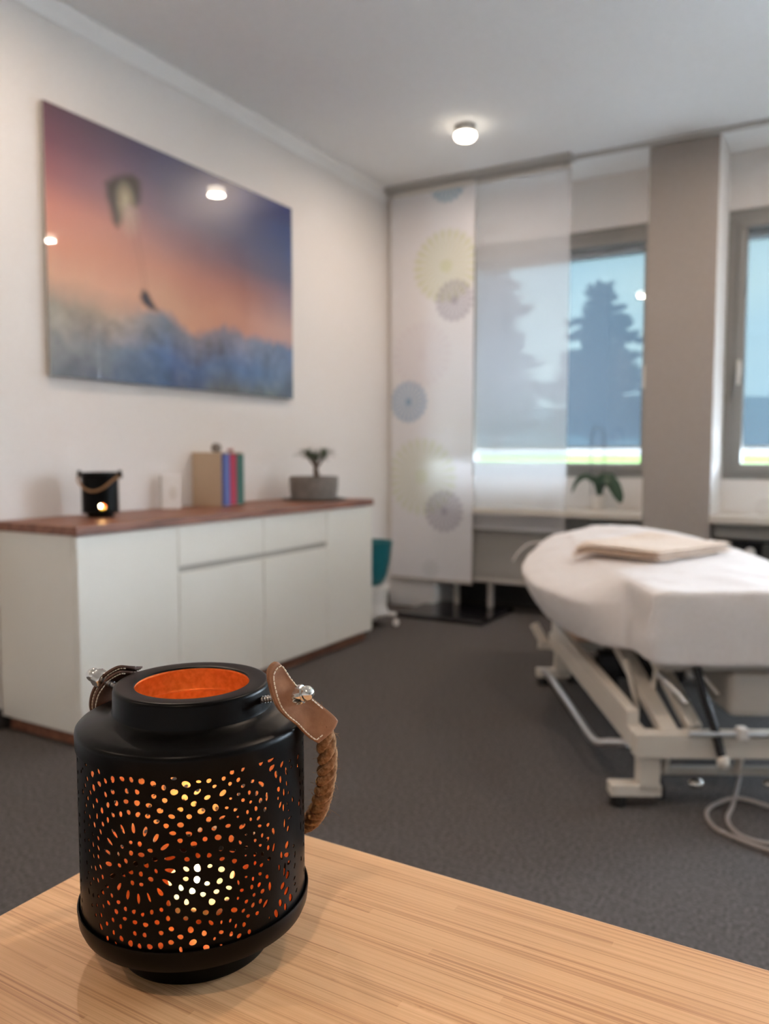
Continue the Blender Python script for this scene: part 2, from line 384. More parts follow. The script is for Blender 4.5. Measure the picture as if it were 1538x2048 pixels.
# hanging panels
def panel(name, x0, x1, y, z0, z1, m, parent, art=False):
    nx, nz = 60, int((z1-z0)/.01); bm = BM(); g = []
    for j in range(nz+1):
        row = []
        for i in range(nx+1):
            x = x0+(x1-x0)*i/nx; z = z0+(z1-z0)*j/nz
            row.append(bm.verts.new((x, y+.004*math.sin(x*14)*(1-(z-z0)/(z1-z0)), z)))
        g.append(row)
    for j in range(nz):
        for i in range(nx): bm.faces.new((g[j][i], g[j][i+1], g[j+1][i+1], g[j+1][i]))
    o = fin(name, bm, m, parent, 180)
    if art:
        ca = o.data.color_attributes.new('print', 'FLOAT_COLOR', 'POINT')
        C0 = (.88,.875,.90)
        # centre x, z, radius, colour, strength, number of spokes
        dand = [(-2.25,2.205,.235,(.62,.66,.30),.62,26), (-2.19,1.985,.135,(.20,.17,.27),.62,18), (-2.515,1.36,.14,(.12,.34,.58),.75,20),
                (-2.42,.87,.26,(.66,.72,.42),.5,26), (-2.255,.65,.14,(.22,.19,.30),.62,18), (-2.42,1.66,.22,(.72,.62,.70),.28,24), (-2.24,2.72,.13,(.10,.36,.50),.8,18), (-2.35,.27,.06,(.35,.40,.38),.3,12)]
        wx, wy, wz = 0, 0, 0
        for v in o.data.vertices:
            X, Z = v.co.x+parent.location.x, v.co.z+parent.location.z; c = Vector(C0)
            for cx, cz, R, cc, st, ns in dand:
                dx, dz = X-cx, Z-cz; q = math.hypot(dx, dz)/R
                if q < 1:
                    an = math.atan2(dz, dx); sp = .55+.45*math.cos(an*ns)*min(1, q*2)
                    rim = 1 if q > .8 else .8
                    k = st*(sp if q > .18 else 1)*rim*(1-max(0, q-.85)/.15*.8)
                    c = c.lerp(Vector(cc), min(.9, k*1.15))
            ca.data[v.index].color = (*c, 1)
    return o
c1 = thing('panel_curtain', 'hanging fabric panel printed with yellow, purple and blue dandelion circles', 'curtain', (-2.345, YN-.045, .19), group=None)
panel('cloth', -.30, .29, 0, .012, 2.49, 'curtain_print', c1, True)
bm = BM(); box(bm, -.30, .29, -.006, .006, -.003, .016, .003); fin('weight_bar', bm, 'rad_edge', c1)
bm = BM(); box(bm, -.30, .29, -.008, .008, 2.485, 2.518, .003); fin('carrier', bm, 'white_plastic', c1)
c2 = thing('panel_curtain', 'plain sheer white hanging panel in front of the window', 'curtain', (-1.76, YN-.015, .55))
panel('cloth', -.30, .30, 0, .0, 2.135, 'curtain_sheer', c2)
bm = BM(); box(bm, -.30, .30, -.005, .005, -.004, .012, .002); fin('weight_bar', bm, 'curtain_sheer', c2)
bm = BM(); box(bm, -.30, .30, -.007, .007, 2.13, 2.158, .003); fin('carrier', bm, 'white_plastic', c2)

# ceiling spots
def spot(x, y, label):
    t = thing('ceiling_light', label, 'ceiling light', (x, y, ZC), group='round ceiling spots')
    bm = BM(); lathe(bm, [(0,0), (.050,0), (.054,-.004), (.054,-.036), (.050,-.040), (0,-.040)], 48); fin('housing', bm, 'lamp_body', t, 40)
    bm = BM(); lathe(bm, [(.046,-.0405), (.054,-.043), (.0565,-.050), (.055,-.060), (.047,-.070), (.030,-.076), (.0,-.079)], 48); fin('diffuser', bm, 'lampglow', t, 60)
    L = bpy.data.lights.new('spot_light', 'AREA'); L.shape = 'DISK'; L.size = .10; L.energy = LAMP_W; L.color = (1,.775,.60)
    lo = bpy.data.objects.new('spot_light', L); COL.objects.link(lo); lo.parent = t; lo.location = (0, 0, -.084)
for x, y, lb in ((-1.81, 3.97, 'lit round ceiling spot near the window wall'), (.05, 4.15, 'lit round ceiling spot above the right window niche, seen in the picture'), (-1.93, 1.62, 'lit round ceiling spot over the front of the sideboard'),
              (.05, 1.6, 'lit round ceiling spot over the treatment table'), (-1.9, -.8, 'lit round ceiling spot at the back left of the room'), (.05, -.8, 'lit round ceiling spot behind the wooden table')):
    spot(x, y, lb)

# ============================================================ outside
bm = BM(); box(bm, .4, 22, 5.42, 24, .30, .42); box(bm, 5.4, 26, -18, 5.42, .0, .12); struct(fin('bounce_slab', bm, 'bounce_slab'), 'unseen pale slab added to bounce daylight through the right windows')  # added out of view to bounce daylight up to the ceiling
bm = BM(); g = []
for j, (y, z) in enumerate([(5.6,-.1), (9,.35), (16,.80), (27,.97), (62,.85)]): g.append([bm.verts.new((x, y, z+.03*noise.noise(Vector((x,y,0))))) for x in range(-60, 40, 2)])
for j in range(4):
    for i in range(len(g[0])-1): bm.faces.new((g[j][i], g[j][i+1], g[j+1][i+1], g[j+1][i]))
struct(fin('ground', bm, 'grass'), 'bright green lawn outside')
bm = BM(); box(bm, -30, 20, 27, 27.2, .6, 1.19, .02)
for i in range(24): box(bm, -30+i*2.1, -29.9+i*2.1, 26.95, 27.0, .6, 1.2)
struct(fin('garden_wall', bm, 'pale_wall'), 'pale low wall beyond the lawn')
def conifer(x, y, z0, h, r, label, sd):
    rnd = random.Random(sd); t = thing('conifer', label, 'tree', (x, y, z0), group=None)
    bm = BM(); lathe(bm, [(.28,0), (.16,h*.5), (.03,h*.97)], 10); fin('trunk', bm, 'trunk', t, 60)
    bm = BM(); n = int(h*17)
    for i in range(n):
        f = i/n; z = h*(.10+.88*f); L = r*(1-f)**.7*rnd.uniform(.5,1.3)+.15; a = i*2.39996+rnd.uniform(-.3,.3)
        lift = .35*L+rnd.uniform(-.1,.2); segs = 5
        for s in range(segs):
            q = (s+.7)/segs; wd = L*.17*(1.15-q)+.07
            m_ = bmesh.ops.create_icosphere(bm, subdivisions=1, radius=1)
            bmesh.ops.scale(bm, vec=(L/segs*.85+.05, wd, .09+.05*rnd.random()), verts=m_['verts'])
            for v in m_['verts']: v.co += Vector((rnd.uniform(-.05,.05), rnd.uniform(-.05,.05), rnd.uniform(-.05,.05)))
            bmesh.ops.rotate(bm, cent=(0,0,0), matrix=Matrix.Rotation(-.45, 3, 'Y'), verts=m_['verts'])
            bmesh.ops.translate(bm, vec=(q*L, 0, lift*q-.25*q*q*L), verts=m_['verts'])
            bmesh.ops.rotate(bm, cent=(0,0,0), matrix=Matrix.Rotation(a, 3, 'Z'), verts=m_['verts'])
            bmesh.ops.translate(bm, vec=(0,0,z), verts=m_['verts'])
    fin('foliage', bm, 'conifer', t)
conifer(-7.85, 29.2, .9, 6.3, 2.2, 'dark conifer seen through the bare part of the left window', 3)
conifer(-12.3, 30.2, .9, 8.0, 2.1, 'dark conifer seen through the sheer panel', 5)
conifer(-10.9, 39.5, .85, 8.3, 1.3, 'slim conifer between the two broad conifers', 8)
bm = BM(); g = []
for j, (y, k) in enumerate([(60,0), (64,.6), (70,1), (80,.9)]):
    g.append([bm.verts.new((x, y, .8+k*(4.6+1.0*noise.noise(Vector((x*.06,1.3,0)))+.5*noise.noise(Vector((x*.25,y,2)))))) for x in range(-60, 60, 2)])
for j in range(3):
    for i in range(len(g[0])-1): bm.faces.new((g[j][i], g[j][i+1], g[j+1][i+1], g[j+1][i]))
struct(fin('hills', bm, 'hill'), 'hazy wooded hill on the horizon')

# ============================================================ sideboard
sb = thing('sideboard', 'cream lacquered sideboard with walnut top and plinth against the left wall', 'sideboard', (-2.46, 2.79, 0))
# local x: -0.235 wall side .. 0.21 front ; y -0.985 .. 0.955
bm = BM(); box(bm, -.215, .175, -.96, .935, 0, .052, .002); fin('plinth', bm, 'walnut', sb)
bm = BM(); box(bm, -.225, .19, -.985, .955, .052, .742, .002); fin('body', bm, 'cream', sb)
bm = BM(); box(bm, -.235, .218, -.99, .96, .742, .775, .002)
fin('top', bm, 'walnut', sb)
ys = [-.985, -.51, .015, .52, .955]; g = .002; F0, F1 = .192, .21
for i in (0, 3):
    bm = BM(); box(bm, F0, F1, ys[i]+g, ys[i+1]-g, .054, .738, .0015); fin('door', bm, 'cream', sb)
for i in (1, 2):
    bm = BM(); box(bm, F0, F1, ys[i]+g, ys[i+1]-g, .580, .738, .0015); fin('drawer', bm, 'cream', sb)
    bm = BM(); box(bm, F0, F1, ys[i]+g, ys[i+1]-g, .054, .552, .0015); fin('door', bm, 'cream', sb)
bm = BM(); box(bm, .1901, .196, ys[1], ys[3], .548, .584); fin('grip_recess', bm, 'cream_dark', sb)
ZT = .775
# the small dark lantern on it
t = thing('lantern', 'small dark round lantern with hanging rope handle at the near end of the sideboard', 'lantern', (-2.515, 2.135, ZT))
bm = BM(); n = 48; R1 = .069; zs = [.020,.024,.03,.036,.048,.06,.08,.10,.13,.15,.166]
aim = math.atan2(0-2.135, 0+2.515)+.12
def inhole(a, z): return math.hypot(((a-aim+PI) % (2*PI)-PI)*R1, z-.042) < .0125
nn = 144; zz = [.020+i*.0035 for i in range(12)]+[.07,.10,.13,.155,.168]
G = [[bm.verts.new((R1*math.cos(2*PI*i/nn), R1*math.sin(2*PI*i/nn), z)) for i in range(nn)] for z in zz]
for j in range(len(zz)-1):
    for i in range(nn):
        if inhole(2*PI*(i+.5)/nn, (zz[j]+zz[j+1])/2): continue
        bm.faces.new((G[j][i], G[j][(i+1) % nn], G[j+1][(i+1) % nn], G[j+1][i]))
o = fin('body', bm, ['black', 'copper'], t, 60); md = o.modifiers.new('s', 'SOLIDIFY'); md.thickness = .0015; md.material_offset = 1
bm = BM(); lathe(bm, [(0,0), (.048,0), (.05,.003), (.05,.014), (.071,.018), (.073,.022), (.071,.024), (0,.023)], 48); fin('base', bm, 'black', t, 40)
bm = BM(); lathe(bm, [(.058,.166), (.0695,.166), (.072,.168), (.072,.173), (.0695,.175), (.058,.174)], 48, closed=True); fin('rim', bm, 'black', t, 40)
bm = BM(); lathe(bm, [(0,.025), (.019,.025), (.0195,.027), (.0195,.037), (.0185,.038), (.017,.035), (0,.035)], 24); c_ = fin('tealight', bm, 'wax', t, 40)
bm = BM(); sphere(bm, (0,0,.047), .004, (1,1,2.4), 12, 10); fin('flame', bm, 'flame', c_, 90)
L = bpy.data.lights.new('small_candle', 'POINT'); L.energy = .12; L.color = (1,.55,.2); L.shadow_soft_size = .006
lo = bpy.data.objects.new('small_candle', L); COL.objects.link(lo); lo.parent = t; lo.location = (0,0,.062)
fa = math.atan2(-.5, .86); rx = Vector((.86,.5,0)); fx = Vector((.5,-.86,0))   # handle hangs on the side of the room
pts = [rx*s*.077+fx*(.0+.079*math.sqrt(max(0,1-s*s))**.7)+Vector((0,0,.158-.055*(1-s*s))) for s in [-1,-.9,-.7,-.4,0,.4,.7,.9,1]]
bm = BM(); tube(bm, spline(pts, 6), .0045, 10); fin('rope_handle', bm, 'jute', t, 60)
for s in (-1, 1):
    bm = BM(); sphere(bm, rx*s*.079+Vector((0,0,.160)), .010, (1,1,1)); box(bm, rx.x*s*.079-.006, rx.x*s*.079+.006, rx.y*s*.079-.006, rx.y*s*.079+.006, .158, .182, .003); fin('lug', bm, 'black', t, 50)

# greeting card in a stand
t = thing('photo_card', 'white card with a pale motif leaning between the small lantern and the slipcase', 'card', (-2.622, 2.62, ZT), PI/4)
bm = BM(); box(bm, -.042, .042, -.004, .004, 0, .155, .001); bmesh.ops.rotate(bm, cent=(0,0,0), matrix=Matrix.Rotation(-.12, 3, 'X'), verts=bm.verts[:]); fin('card', bm, 'paper', t)
bm = BM(); sphere(bm, (.008,-.006,.07), .017, (1,.12,1.8)); bmesh.ops.rotate(bm, cent=(0,0,0), matrix=Matrix.Rotation(-.12, 3, 'X'), verts=bm.verts[:]); fin('motif', bm, 'white_plastic', t, 60)
bm = BM(); box(bm, -.050, -.042, -.006, .02, 0, .15, .001); fin('backing', bm, 'grey_plastic', t)

# slipcase and folders
t = thing('slipcase', 'beige slipcase holding the coloured folders on the sideboard', 'slipcase', (-2.605, 2.91, ZT))
bm = BM()
X0, X1, Y0, Y1, H = -.09, .088, -.08, .078, .252
box(bm, X0, X1, Y0, Y0+.006, 0, H, .001); box(bm, X0, X1, Y1-.004, Y1, 0, H, .001); box(bm, X0, X0+.004, Y0+.006, Y1-.004, 0, H); box(bm, X0+.004, X1, Y0+.006, Y1-.004, 0, .004); box(bm, X0+.004, X1, Y0+.006, Y1-.004, H-.004, H)
fin('case', bm, 'beigecard', t)
for i, (y0, y1, c, nm) in enumerate([(-.070,-.030,'blue','blue'), (-.028,.016,'red','crimson'), (.018,.070,'green','dark green')]):
    b = thing('folder', nm+' folder standing in the beige slipcase', 'folder', (-2.605, 2.91+(y0+y1)/2, ZT+.0045), group=None)
    w = (y1-y0)/2; bm = BM(); box(bm, -.08, .098, -w, -w+.003, 0, .240, .001); box(bm, -.08, .098, w-.003, w, 0, .240, .001); box(bm, .094, .1, -w, w, 0, .240, .001); fin('cover', bm, c, b)
    bm = BM(); box(bm, -.078, .092, -w+.004, w-.004, .003, .236); fin('pages', bm, 'paper', b)
t = thing('stone_ball', 'round dark grey ornament on top of the beige slipcase', 'ornament', (-2.60, 2.895, ZT+.2525))
bm = BM(); lathe(bm, [(0,0), (.014,0), (.02,.006), (.0245,.018), (.024,.028), (.018,.038), (.008,.043), (0,.044)], 24)
for v in bm.verts: v.co *= 1+.05*noise.noise(v.co*60)
fin('ball', bm, 'concrete', t, 60); t2 = t
t = thing('pink_stone', 'small reddish stone ornament behind the dark ball on the slipcase', 'ornament', (-2.565, 2.955, ZT+.2525))
bm = BM(); sphere(bm, (0,0,.009), .0125, (1.3,1,.72), 16, 10)
for v in bm.verts: v.co *= 1+.08*noise.noise(v.co*90)
fin('stone', bm, 'pink', t, 60)

# bonsai in a round concrete bowl
t = thing('tray', 'flat round dark tray under the concrete planter on the sideboard', 'tray', (-2.46, 3.50, ZT))
bm = BM(); lathe(bm, [(0,0), (.155,0), (.168,.003), (.172,.008), (.168,.0095), (.155,.005), (0,.0045)], 64); fin('plate', bm, 'darkgrey', t, 40)
t = thing('potted_bonsai', 'little ponytail bonsai in a grey concrete bowl at the far end of the sideboard', 'plant', (-2.465, 3.50, ZT+.0048))
bm = BM(); lathe(bm, [(0,0), (.118,0), (.122,.003), (.129,.06), (.131,.118), (.129,.121), (.122,.121), (.120,.105), (0,.102)], 64); fin('bowl', bm, 'concrete', t, 35)
bm = BM(); tube(bm, spline([(.02,.0,.095), (.018,.0,.135), (.014,.0,.16), (.018,0,.19), (.0,.0,.22)], 4), .01, 10, rf=lambda f: .019-.013*f); tube(bm, spline([(.016,0,.165), (.035,.01,.19), (.055,.015,.225)], 4), .005, 8, rf=lambda f: .008-.003*f); tube(bm, spline([(.014,0,.175), (-.005,-.01,.2), (-.03,-.01,.235)], 4), .005, 8, rf=lambda f: .008-.003*f); fin('trunk', bm, 'bark', t, 60)
bm = BM(); rnd = random.Random(4)
for (cx, cy, cz, n, L) in ((0,0,.21,50,.07), (.055,.015,.22,56,.085), (-.03,-.01,.225,60,.075), (.02,0,.2,30,.06)):
    for i in range(n):
        a = rnd.uniform(0, 2*PI); e = rnd.uniform(.2, 1.3); l = L*rnd.uniform(.6,1.15); d = Vector((math.cos(a)*math.cos(e), math.sin(a)*math.cos(e), math.sin(e)))
        p0 = Vector((cx,cy,cz)); p1 = p0+d*l*.6; p2 = p1+Vector((d.x,d.y,-.15))*l*.55; s = d.cross(Vector((0,0,1))).normalized()*.0034
        P = spline([p0,p1,p2], 4); prev = None
        for k, p in enumerate(P):
            w = s*(1-k/len(P)*.8); q = (bm.verts.new(p-w), bm.verts.new(p+w+Vector((0,0,.0006))), bm.verts.new(p+Vector((0,0,-.0009))))
            if prev:
                for u_ in range(3): bm.faces.new((prev[u_], prev[(u_+1) % 3], q[(u_+1) % 3], q[u_]))
            prev = q
fin('leaves', bm, 'leaf', t)
bm = BM(); lathe(bm, [(0,.1025), (.115,.1025), (.10,.106), (0,.109)], 32); fin('soil', bm, 'darkgrey', t, 60)

# ============================================================ picture on the left wall
PX0, PX1, PZ0, PZ1 = 2.047, 3.603, 1.321, 2.349
t = thing('wall_picture', 'large glossy frameless picture of a paraglider in an orange and blue sky', 'picture', (XL, (PX0+PX1)/2, PZ0))
w, h = PX1-PX0, PZ1-PZ0
ctrl = [  # the print: rows from top to bottom, columns left to right (display colours)
 [(98,68,80), (92,78,96), (76,76,108), (56,62,106), (38,54,110), (26,42,108)],
 [(125,80,92), (118,92,108), (88,84,112), (72,76,113), (46,64,116), (36,64,118)],
 [(160,102,104), (150,112,118), (122,104,122), (96,90,115), (76,84,120), (52,76,126)],
 [(205,132,114), (200,138,122), (170,128,128), (140,108,118), (104,94,116), (76,86,123)],
 [(215,143,114), (212,150,126), (208,148,128), (190,130,116), (165,118,112), (140,118,132)],
 [(210,158,126), (222,166,138), (215,166,138), (208,148,122), (200,148,132), (190,152,142)],
 [(138,130,112), (182,156,134), (120,126,142), (132,124,136), (126,136,160), (86,110,150)],
 [(112,106,98), (98,102,112), (66,92,140), (78,106,148), (84,118,164), (86,102,128)],
 [(78,80,82), (64,70,98), (52,76,122), (78,82,90), (90,96,92), (76,86,102)]]
def lin(c): return tuple(((v/255+.055)/1.055)**2.4 if v/255 > .04045 else v/255/12.92 for v in c)
ctrl = [[Vector(lin(c)) for c in r] for r in ctrl]
def art(u, v):
    n1 = noise.fractal(Vector((u*4, v*3, 1.7)), .8, 2.0, 4)
    ridge = .035*noise.fractal(Vector((u*7, 2.2, 5)), .9, 2.1, 4)+.012*noise.fractal(Vector((u*26, v*14, 3)), .8, 2.0, 3)
    vv = v+.012*n1+(ridge if v > .6 else ridge*max(0, (v-.45)/.15))
    y = min(max(vv, 0), 1)*(len(ctrl)-1); x = min(max(u+.01*n1, 0), 1)*5
    j, i = min(int(y), len(ctrl)-2), min(int(x), 4); fy, fx_ = y-j, x-i
    if j == 5 and u > .3: fy = min(1, max(0, (fy-.45)*2.6))
    c = ctrl[j][i].lerp(ctrl[j][i+1], fx_).lerp(ctrl[j+1][i].lerp(ctrl[j+1][i+1], fx_), fy)*.95
    if v > .70:
        k = min(1, (v-.70)/.08)*.45; q = noise.fractal(Vector((u*12, v*9, .5)), .75, 2.2, 5)
        c = c*(1+k*q*1.1); c = c.lerp(Vector((.17,.17,.10)), max(0, min(.35, (v-.84)*3*max(0, q+.05))))
    return c
NX, NZ = 312, 206; bm = BM(); g = []
for j in range(NZ+1): g.append([bm.verts.new((.028, -w/2+w*i/NX, h*(1-j/NZ))) for i in range(NX+1)])
for j in range(NZ):
    for i in range(NX): bm.faces.new((g[j][i], g[j][i+1], g[j+1][i+1], g[j+1][i]))
m = mat('picture_print', rough=.35, coat=1.0, spec=.5); a_ = m.node_tree.nodes.new('ShaderNodeAttribute'); a_.attribute_name = 'print'
m.node_tree.links.new(a_.outputs['Color'], m.node_tree.nodes['Principled BSDF'].inputs['Base Color']); m.node_tree.nodes['Principled BSDF'].inputs['Coat Roughness'].default_value = .0
o = fin('print', bm, m, t, 180)
ca = o.data.color_attributes.new('print', 'FLOAT_COLOR', 'POINT')
def inpoly(x, y, P):
    r = False
    for i in range(len(P)):
        (a, b), (c, d) = P[i-1], P[i]
        if (b > y) != (d > y) and x < (c-a)*(y-b)/(d-b)+a: r = not r
    return r
def sdist(x, y, P):
    d = 9
    for i in range(len(P)):
        a, b = Vector(P[i-1]), Vector(P[i]); q = Vector((x,y)); ab = b-a; k = max(0, min(1, (q-a).dot(ab)/ab.length_squared)); d = min(d, (q-a-ab*k).length)
    return -d if inpoly(x, y, P) else d
CAN = [(.186,.216), (.215,.185), (.254,.157), (.281,.145), (.304,.158), (.307,.195), (.303,.242), (.285,.276), (.265,.272), (.248,.302), (.237,.35), (.221,.379), (.208,.362), (.2,.313), (.188,.266)]
PIL = [(.306,.604), (.323,.608), (.34,.643), (.361,.678), (.332,.676), (.308,.662), (.298,.637)]
for v in o.data.vertices:
    u_, v_ = (v.co.y+w/2)/w, 1-v.co.z/h
    c = art(u_, v_)
    # ink: canopy olive-dark with pale middle, lines, pilot
    d = sdist(u_, v_, CAN)
    if d < .012:
        k = max(0, min(1, .5-d/.024)); inner = max(0, min(1, 1-math.hypot((u_-.252)/.040, (v_-.255)/.085)))
        c = c.lerp(Vector((.055,.045,.032)).lerp(Vector((.50,.42,.27)), inner), k*.95)
    glow = max(0, 1-math.hypot((u_-.262)/.05, (v_-.31)/.11)); c = c.lerp(Vector((.62,.50,.36)), .55*glow*(1 if v_ > .27 else .3))
    d = sdist(u_, v_, PIL)
    if d < .010: c = c.lerp(Vector((.022,.025,.04)), max(0, min(1, .5-d/.02)))
    for (ax, ay, bx, by) in ((.285,.30,.325,.60), (.262,.32,.312,.60)):
        if ay < v_ < by:
            xx = ax+(bx-ax)*(v_-ay)/(by-ay)
            if abs(u_-xx) < .004: c = c*.9
    ca.data[v.index].color = (*c, 1)
bm = BM(); box(bm, .012, .0275, -w/2, w/2, 0, h); fin('backing', bm, 'grey_plastic', t)
bm = BM(); box(bm, 0, .012, -w/2+.2, w/2-.2, .2, h-.2); fin('wall_bracket', bm, 'alu', t)

# ============================================================ teal bucket on a stand
t = thing('bucket', 'teal tapered bucket behind the far end of the sideboard', 'bucket', (-2.43, 4.03, .245))
bm = BM(); lathe(bm, [(0,.0), (.045,.0), (.07,.012), (.095,.06), (.115,.15), (.128,.255), (.131,.262), (.126,.263), (.12,.25), (.09,.06), (0,.03)], 48); fin('pail', bm, 'teal', t, 40)
t = thing('plant_stand', 'white stand on castors carrying the teal bucket', 'stand', (-2.43, 4.03, 0))
bm = BM(); lathe(bm, [(0,.07), (.10,.07), (.103,.08), (.095,.12), (.10,.20), (.112,.236), (.11,.244), (0,.244)], 48); fin('body', bm, 'white_plastic', t, 40)
for k in range(4):
    a = PI/4+k*PI/2-.35; cx, cy = .15*math.cos(a), .15*math.sin(a)
    bm = BM(); bar(bm, (0,0,.085), (cx,cy,.07), .03, .02); lg = fin('leg', bm, 'white_plastic', t)
    bm = BM(); lathe(bm, [(0,-.011), (.018,-.011), (.021,-.008), (.021,.008), (.018,.011), (0,.011)], 20, ax='X'); bmesh.ops.translate(bm, vec=(cx,cy,.021), verts=bm.verts[:]); bar(bm, (cx,cy,.03), (cx,cy,.068), .012, .012); fin('castor', bm, 'white_plastic', lg, 40)

# ============================================================ orchid and glass on the sills
t = thing('potted_orchid', 'orchid without flowers and with looped support wires on the sill left of the pillar', 'plant', (-1.325, 4.90, .68))
bm = BM(); lathe(bm, [(0,0), (.036,0), (.04,.004), (.052,.085), (.054,.09), (.05,.09), (.046,.078), (0,.076)], 32); fin('pot', bm, 'white_plastic', t, 40)
def leafmesh(pts, wid, th=.0015, face=Vector((.25,-.9,.35))):
    bm = BM(); P = spline(pts, 6); rows = []
    for k, p in enumerate(P):
        f = k/(len(P)-1); tn = (P[min(k+1,len(P)-1)]-P[max(k-1,0)]).normalized(); s = tn.cross(face);
        if s.length < .1: s = Vector((0,1,0))
        s.normalize(); u_ = s.cross(tn).normalized(); ww = wid*math.sin(PI*min(.97,(.10+.88*f)))**.7
        rows.append([bm.verts.new(p+s*ww*q+u_*abs(q)*ww*.25) for q in (-1,-.5,0,.5,1)])
    for a_, b_ in zip(rows, rows[1:]):
        for i in range(4): bm.faces.new((a_[i], a_[i+1], b_[i+1], b_[i]))
    return bm
for pts, wd in (([(-.01,0,.17), (.04,-.01,.19), (.09,-.02,.16), (.13,-.03,.09), (.145,-.03,.045)], .038), ([(0,0,.08), (-.02,0,.17), (-.08,0,.20), (-.13,-.01,.17), (-.16,-.02,.10)], .018), ([(0,0,.08), (.02,.01,.16), (.07,.01,.20), (.12,.0,.14)], .026), ([(0,0,.08), (-.01,.02,.16), (-.04,.03,.19), (-.07,.03,.17)], .016)):
    o = fin('leaf', leafmesh(pts, wd), 'orchid', t, 90); md = o.modifiers.new('s', 'SOLIDIFY'); md.thickness = .002
bm = BM()
tube(bm, spline([(-.045,0,.06), (-.047,0,.25), (-.05,0,.42), (-.035,0,.49), (-.01,0,.505), (.02,0,.48), (.03,0,.42), (.03,0,.25), (.025,0,.06)], 8), .003, 8); fin('support_wire', bm, 'wire', t, 60)
bm = BM(); sphere(bm, (0,0,.045), .05, (1,1,.9)); o = fin('bowl', bm, 'cupglass', None, 60, loc=(-.40, 4.88, .68)); tag(o, 'small clear glass ball on the sill right of the pillar', 'glass ball'); o.name = 'glass_ball'

# ============================================================ treatment table
bd = thing('treatment_table', 'treatment table with cream scissor-lift frame under a white fitted sheet', 'treatment table', (-.475, 2.34, 0), math.atan2(.485,.874))
secs = [ # L, wb, zb, wo, zo, wt, zt, crown
 (-.012,.025,.425,.02,.52,.03,.615,.615), (-.004,.006,.413,.003,.52,.008,.626,.628), (.0,.0,.412,-.004,.52,.0,.63,.632),
 (.10,.0,.408,-.004,.52,.0,.632,.636), (.225,-.002,.402,-.004,.53,.0,.633,.638), (.245,-.02,.395,-.02,.540,-.0,.634,.64), (.33,-.075,.388,-.13,.530,-.0,.622,.64),
 (.45,-.12,.385,-.18,.54,-.01,.622,.64), (.60,-.15,.39,-.225,.54,-.0,.625,.64), (.80,-.165,.395,-.245,.545,.0,.63,.642), (1.0,-.165,.405,-.225,.555,.01,.636,.65),
 (1.15,-.14,.415,-.18,.575,.02,.645,.66), (1.3,-.09,.43,-.12,.59,.035,.66,.68), (1.45,-.03,.45,-.06,.605,.055,.665,.69), (1.58,.03,.47,.0,.61,.09,.655,.68), (1.66,.09,.49,.065,.60,.13,.635,.655), (1.70,.15,.51,.14,.57,.17,.60,.61)]
bm = BM(); rings = []
for (L, wb, zb, wo, zo, wt, zt, cr) in secs:
    half = [(.31,zb), ((wb+.31)/2,zb), (wb+.01,zb), (wb,zb+.012), ((wb+wo)/2-.003,(zb+zo)/2), (wo,zo-.01), (wo+.004,zo+.012), ((wo+wt)/2,(zo+zt)/2+(.0 if L < .7 else .012)), (wt-.004,zt-.012), (wt+.012,zt), (wt+.08,zt+.2*(cr-zt)), (.20 if wt < .15 else .24,cr-.003)]
    pts = half+[(.31,cr)]+[(.62-x, z) for x, z in reversed(half[1:])]
    rings.append([bm.verts.new((x, L, z)) for x, z in pts])
for a_, b_ in zip(rings, rings[1:]):
    k = len(a_)
    for i in range(k): bm.faces.new((a_[i], a_[(i+1) % k], b_[(i+1) % k], b_[i]))
bm.faces.new(rings[0]); bm.faces.new(rings[-1])
o = fin('fitted_sheet', bm, 'sheet', bd, 180); md = o.modifiers.new('s', 'SUBSURF'); md.levels = md.render_levels = 3
tx = bpy.data.textures.new('folds', 'CLOUDS'); tx.noise_scale = .14; md = o.modifiers.new('d', 'DISPLACE'); md.texture = tx; md.strength = .014; md.mid_level = .5
# folded corner crease and tie of the sheet
bm = BM(); tube(bm, spline([(.012,-.012,.60), (-.006,-.012,.55), (-.012,-.014,.50), (.006,-.013,.46)], 8), .004, 8, rf=lambda f: .004*math.sin(PI*(f*.9+.05))); fin('corner_fold', bm, 'sheet', bd, 90)
bm = BM(); tube(bm, spline([(-.06,1.42,.615), (-.12,1.42,.605), (-.17,1.40,.57), (-.20,1.38,.53)], 6), .0035, 8); fin('tie', bm, 'sheet', bd, 90)
bm = BM(); box(bm, -.10, .0, .55, .98, .345, .40, .025, 4); fin('arm_pad', bm, 'tanpad', bd, 60)
bm = BM(); box(bm, .05, .57, .04, 1.55, .385, .42, .008); fin('table_board', bm, 'grey_plastic', bd)
def part(name, m, fn, parent=bd, sm=None):
    bm = BM(); fn(bm); return fin(name, bm, m, parent, sm)
WM = 'white_metal'
def f_(bm):
    for w_ in (-.03, .62): bar(bm, (w_,-.02,.20), (w_,1.26,.20), .045, .055)
    for L_ in (-.01, 1.24): bar(bm, (-.045,L_,.188), (.635,L_,.188), .055, .07)
part('base_frame', WM, f_)
for w_, s in ((.0,-1), (.59,1)):
    for L_ in (0, 1.23):
        p = part('leg', WM, lambda bm: (bar(bm, (w_,L_,.045), (w_,L_,.16), .06, .05, up=(0,1,0)), bar(bm, (w_-s*.035,L_,.052), (w_+s*.11,L_,.052), .05, .034)))
        part('rubber_foot', 'rubber', lambda bm: lathe(bm, [(0,0), (.022,0), (.024,.004), (.02,.036), (0,.036)], 24, c=(w_+s*.082,L_,0)), p, 40)
        part('castor', 'rubber', lambda bm: lathe(bm, [(0,-.012), (.026,-.012), (.03,-.008), (.03,.008), (.026,.012), (0,.012)], 24, c=(w_-s*.05,L_+.05,.03), ax='X'), p, 40)
part('cross_bar', 'grey_plastic', lambda bm: bar(bm, (.02,.04,.09), (.60,.04,.09), .025, .022))
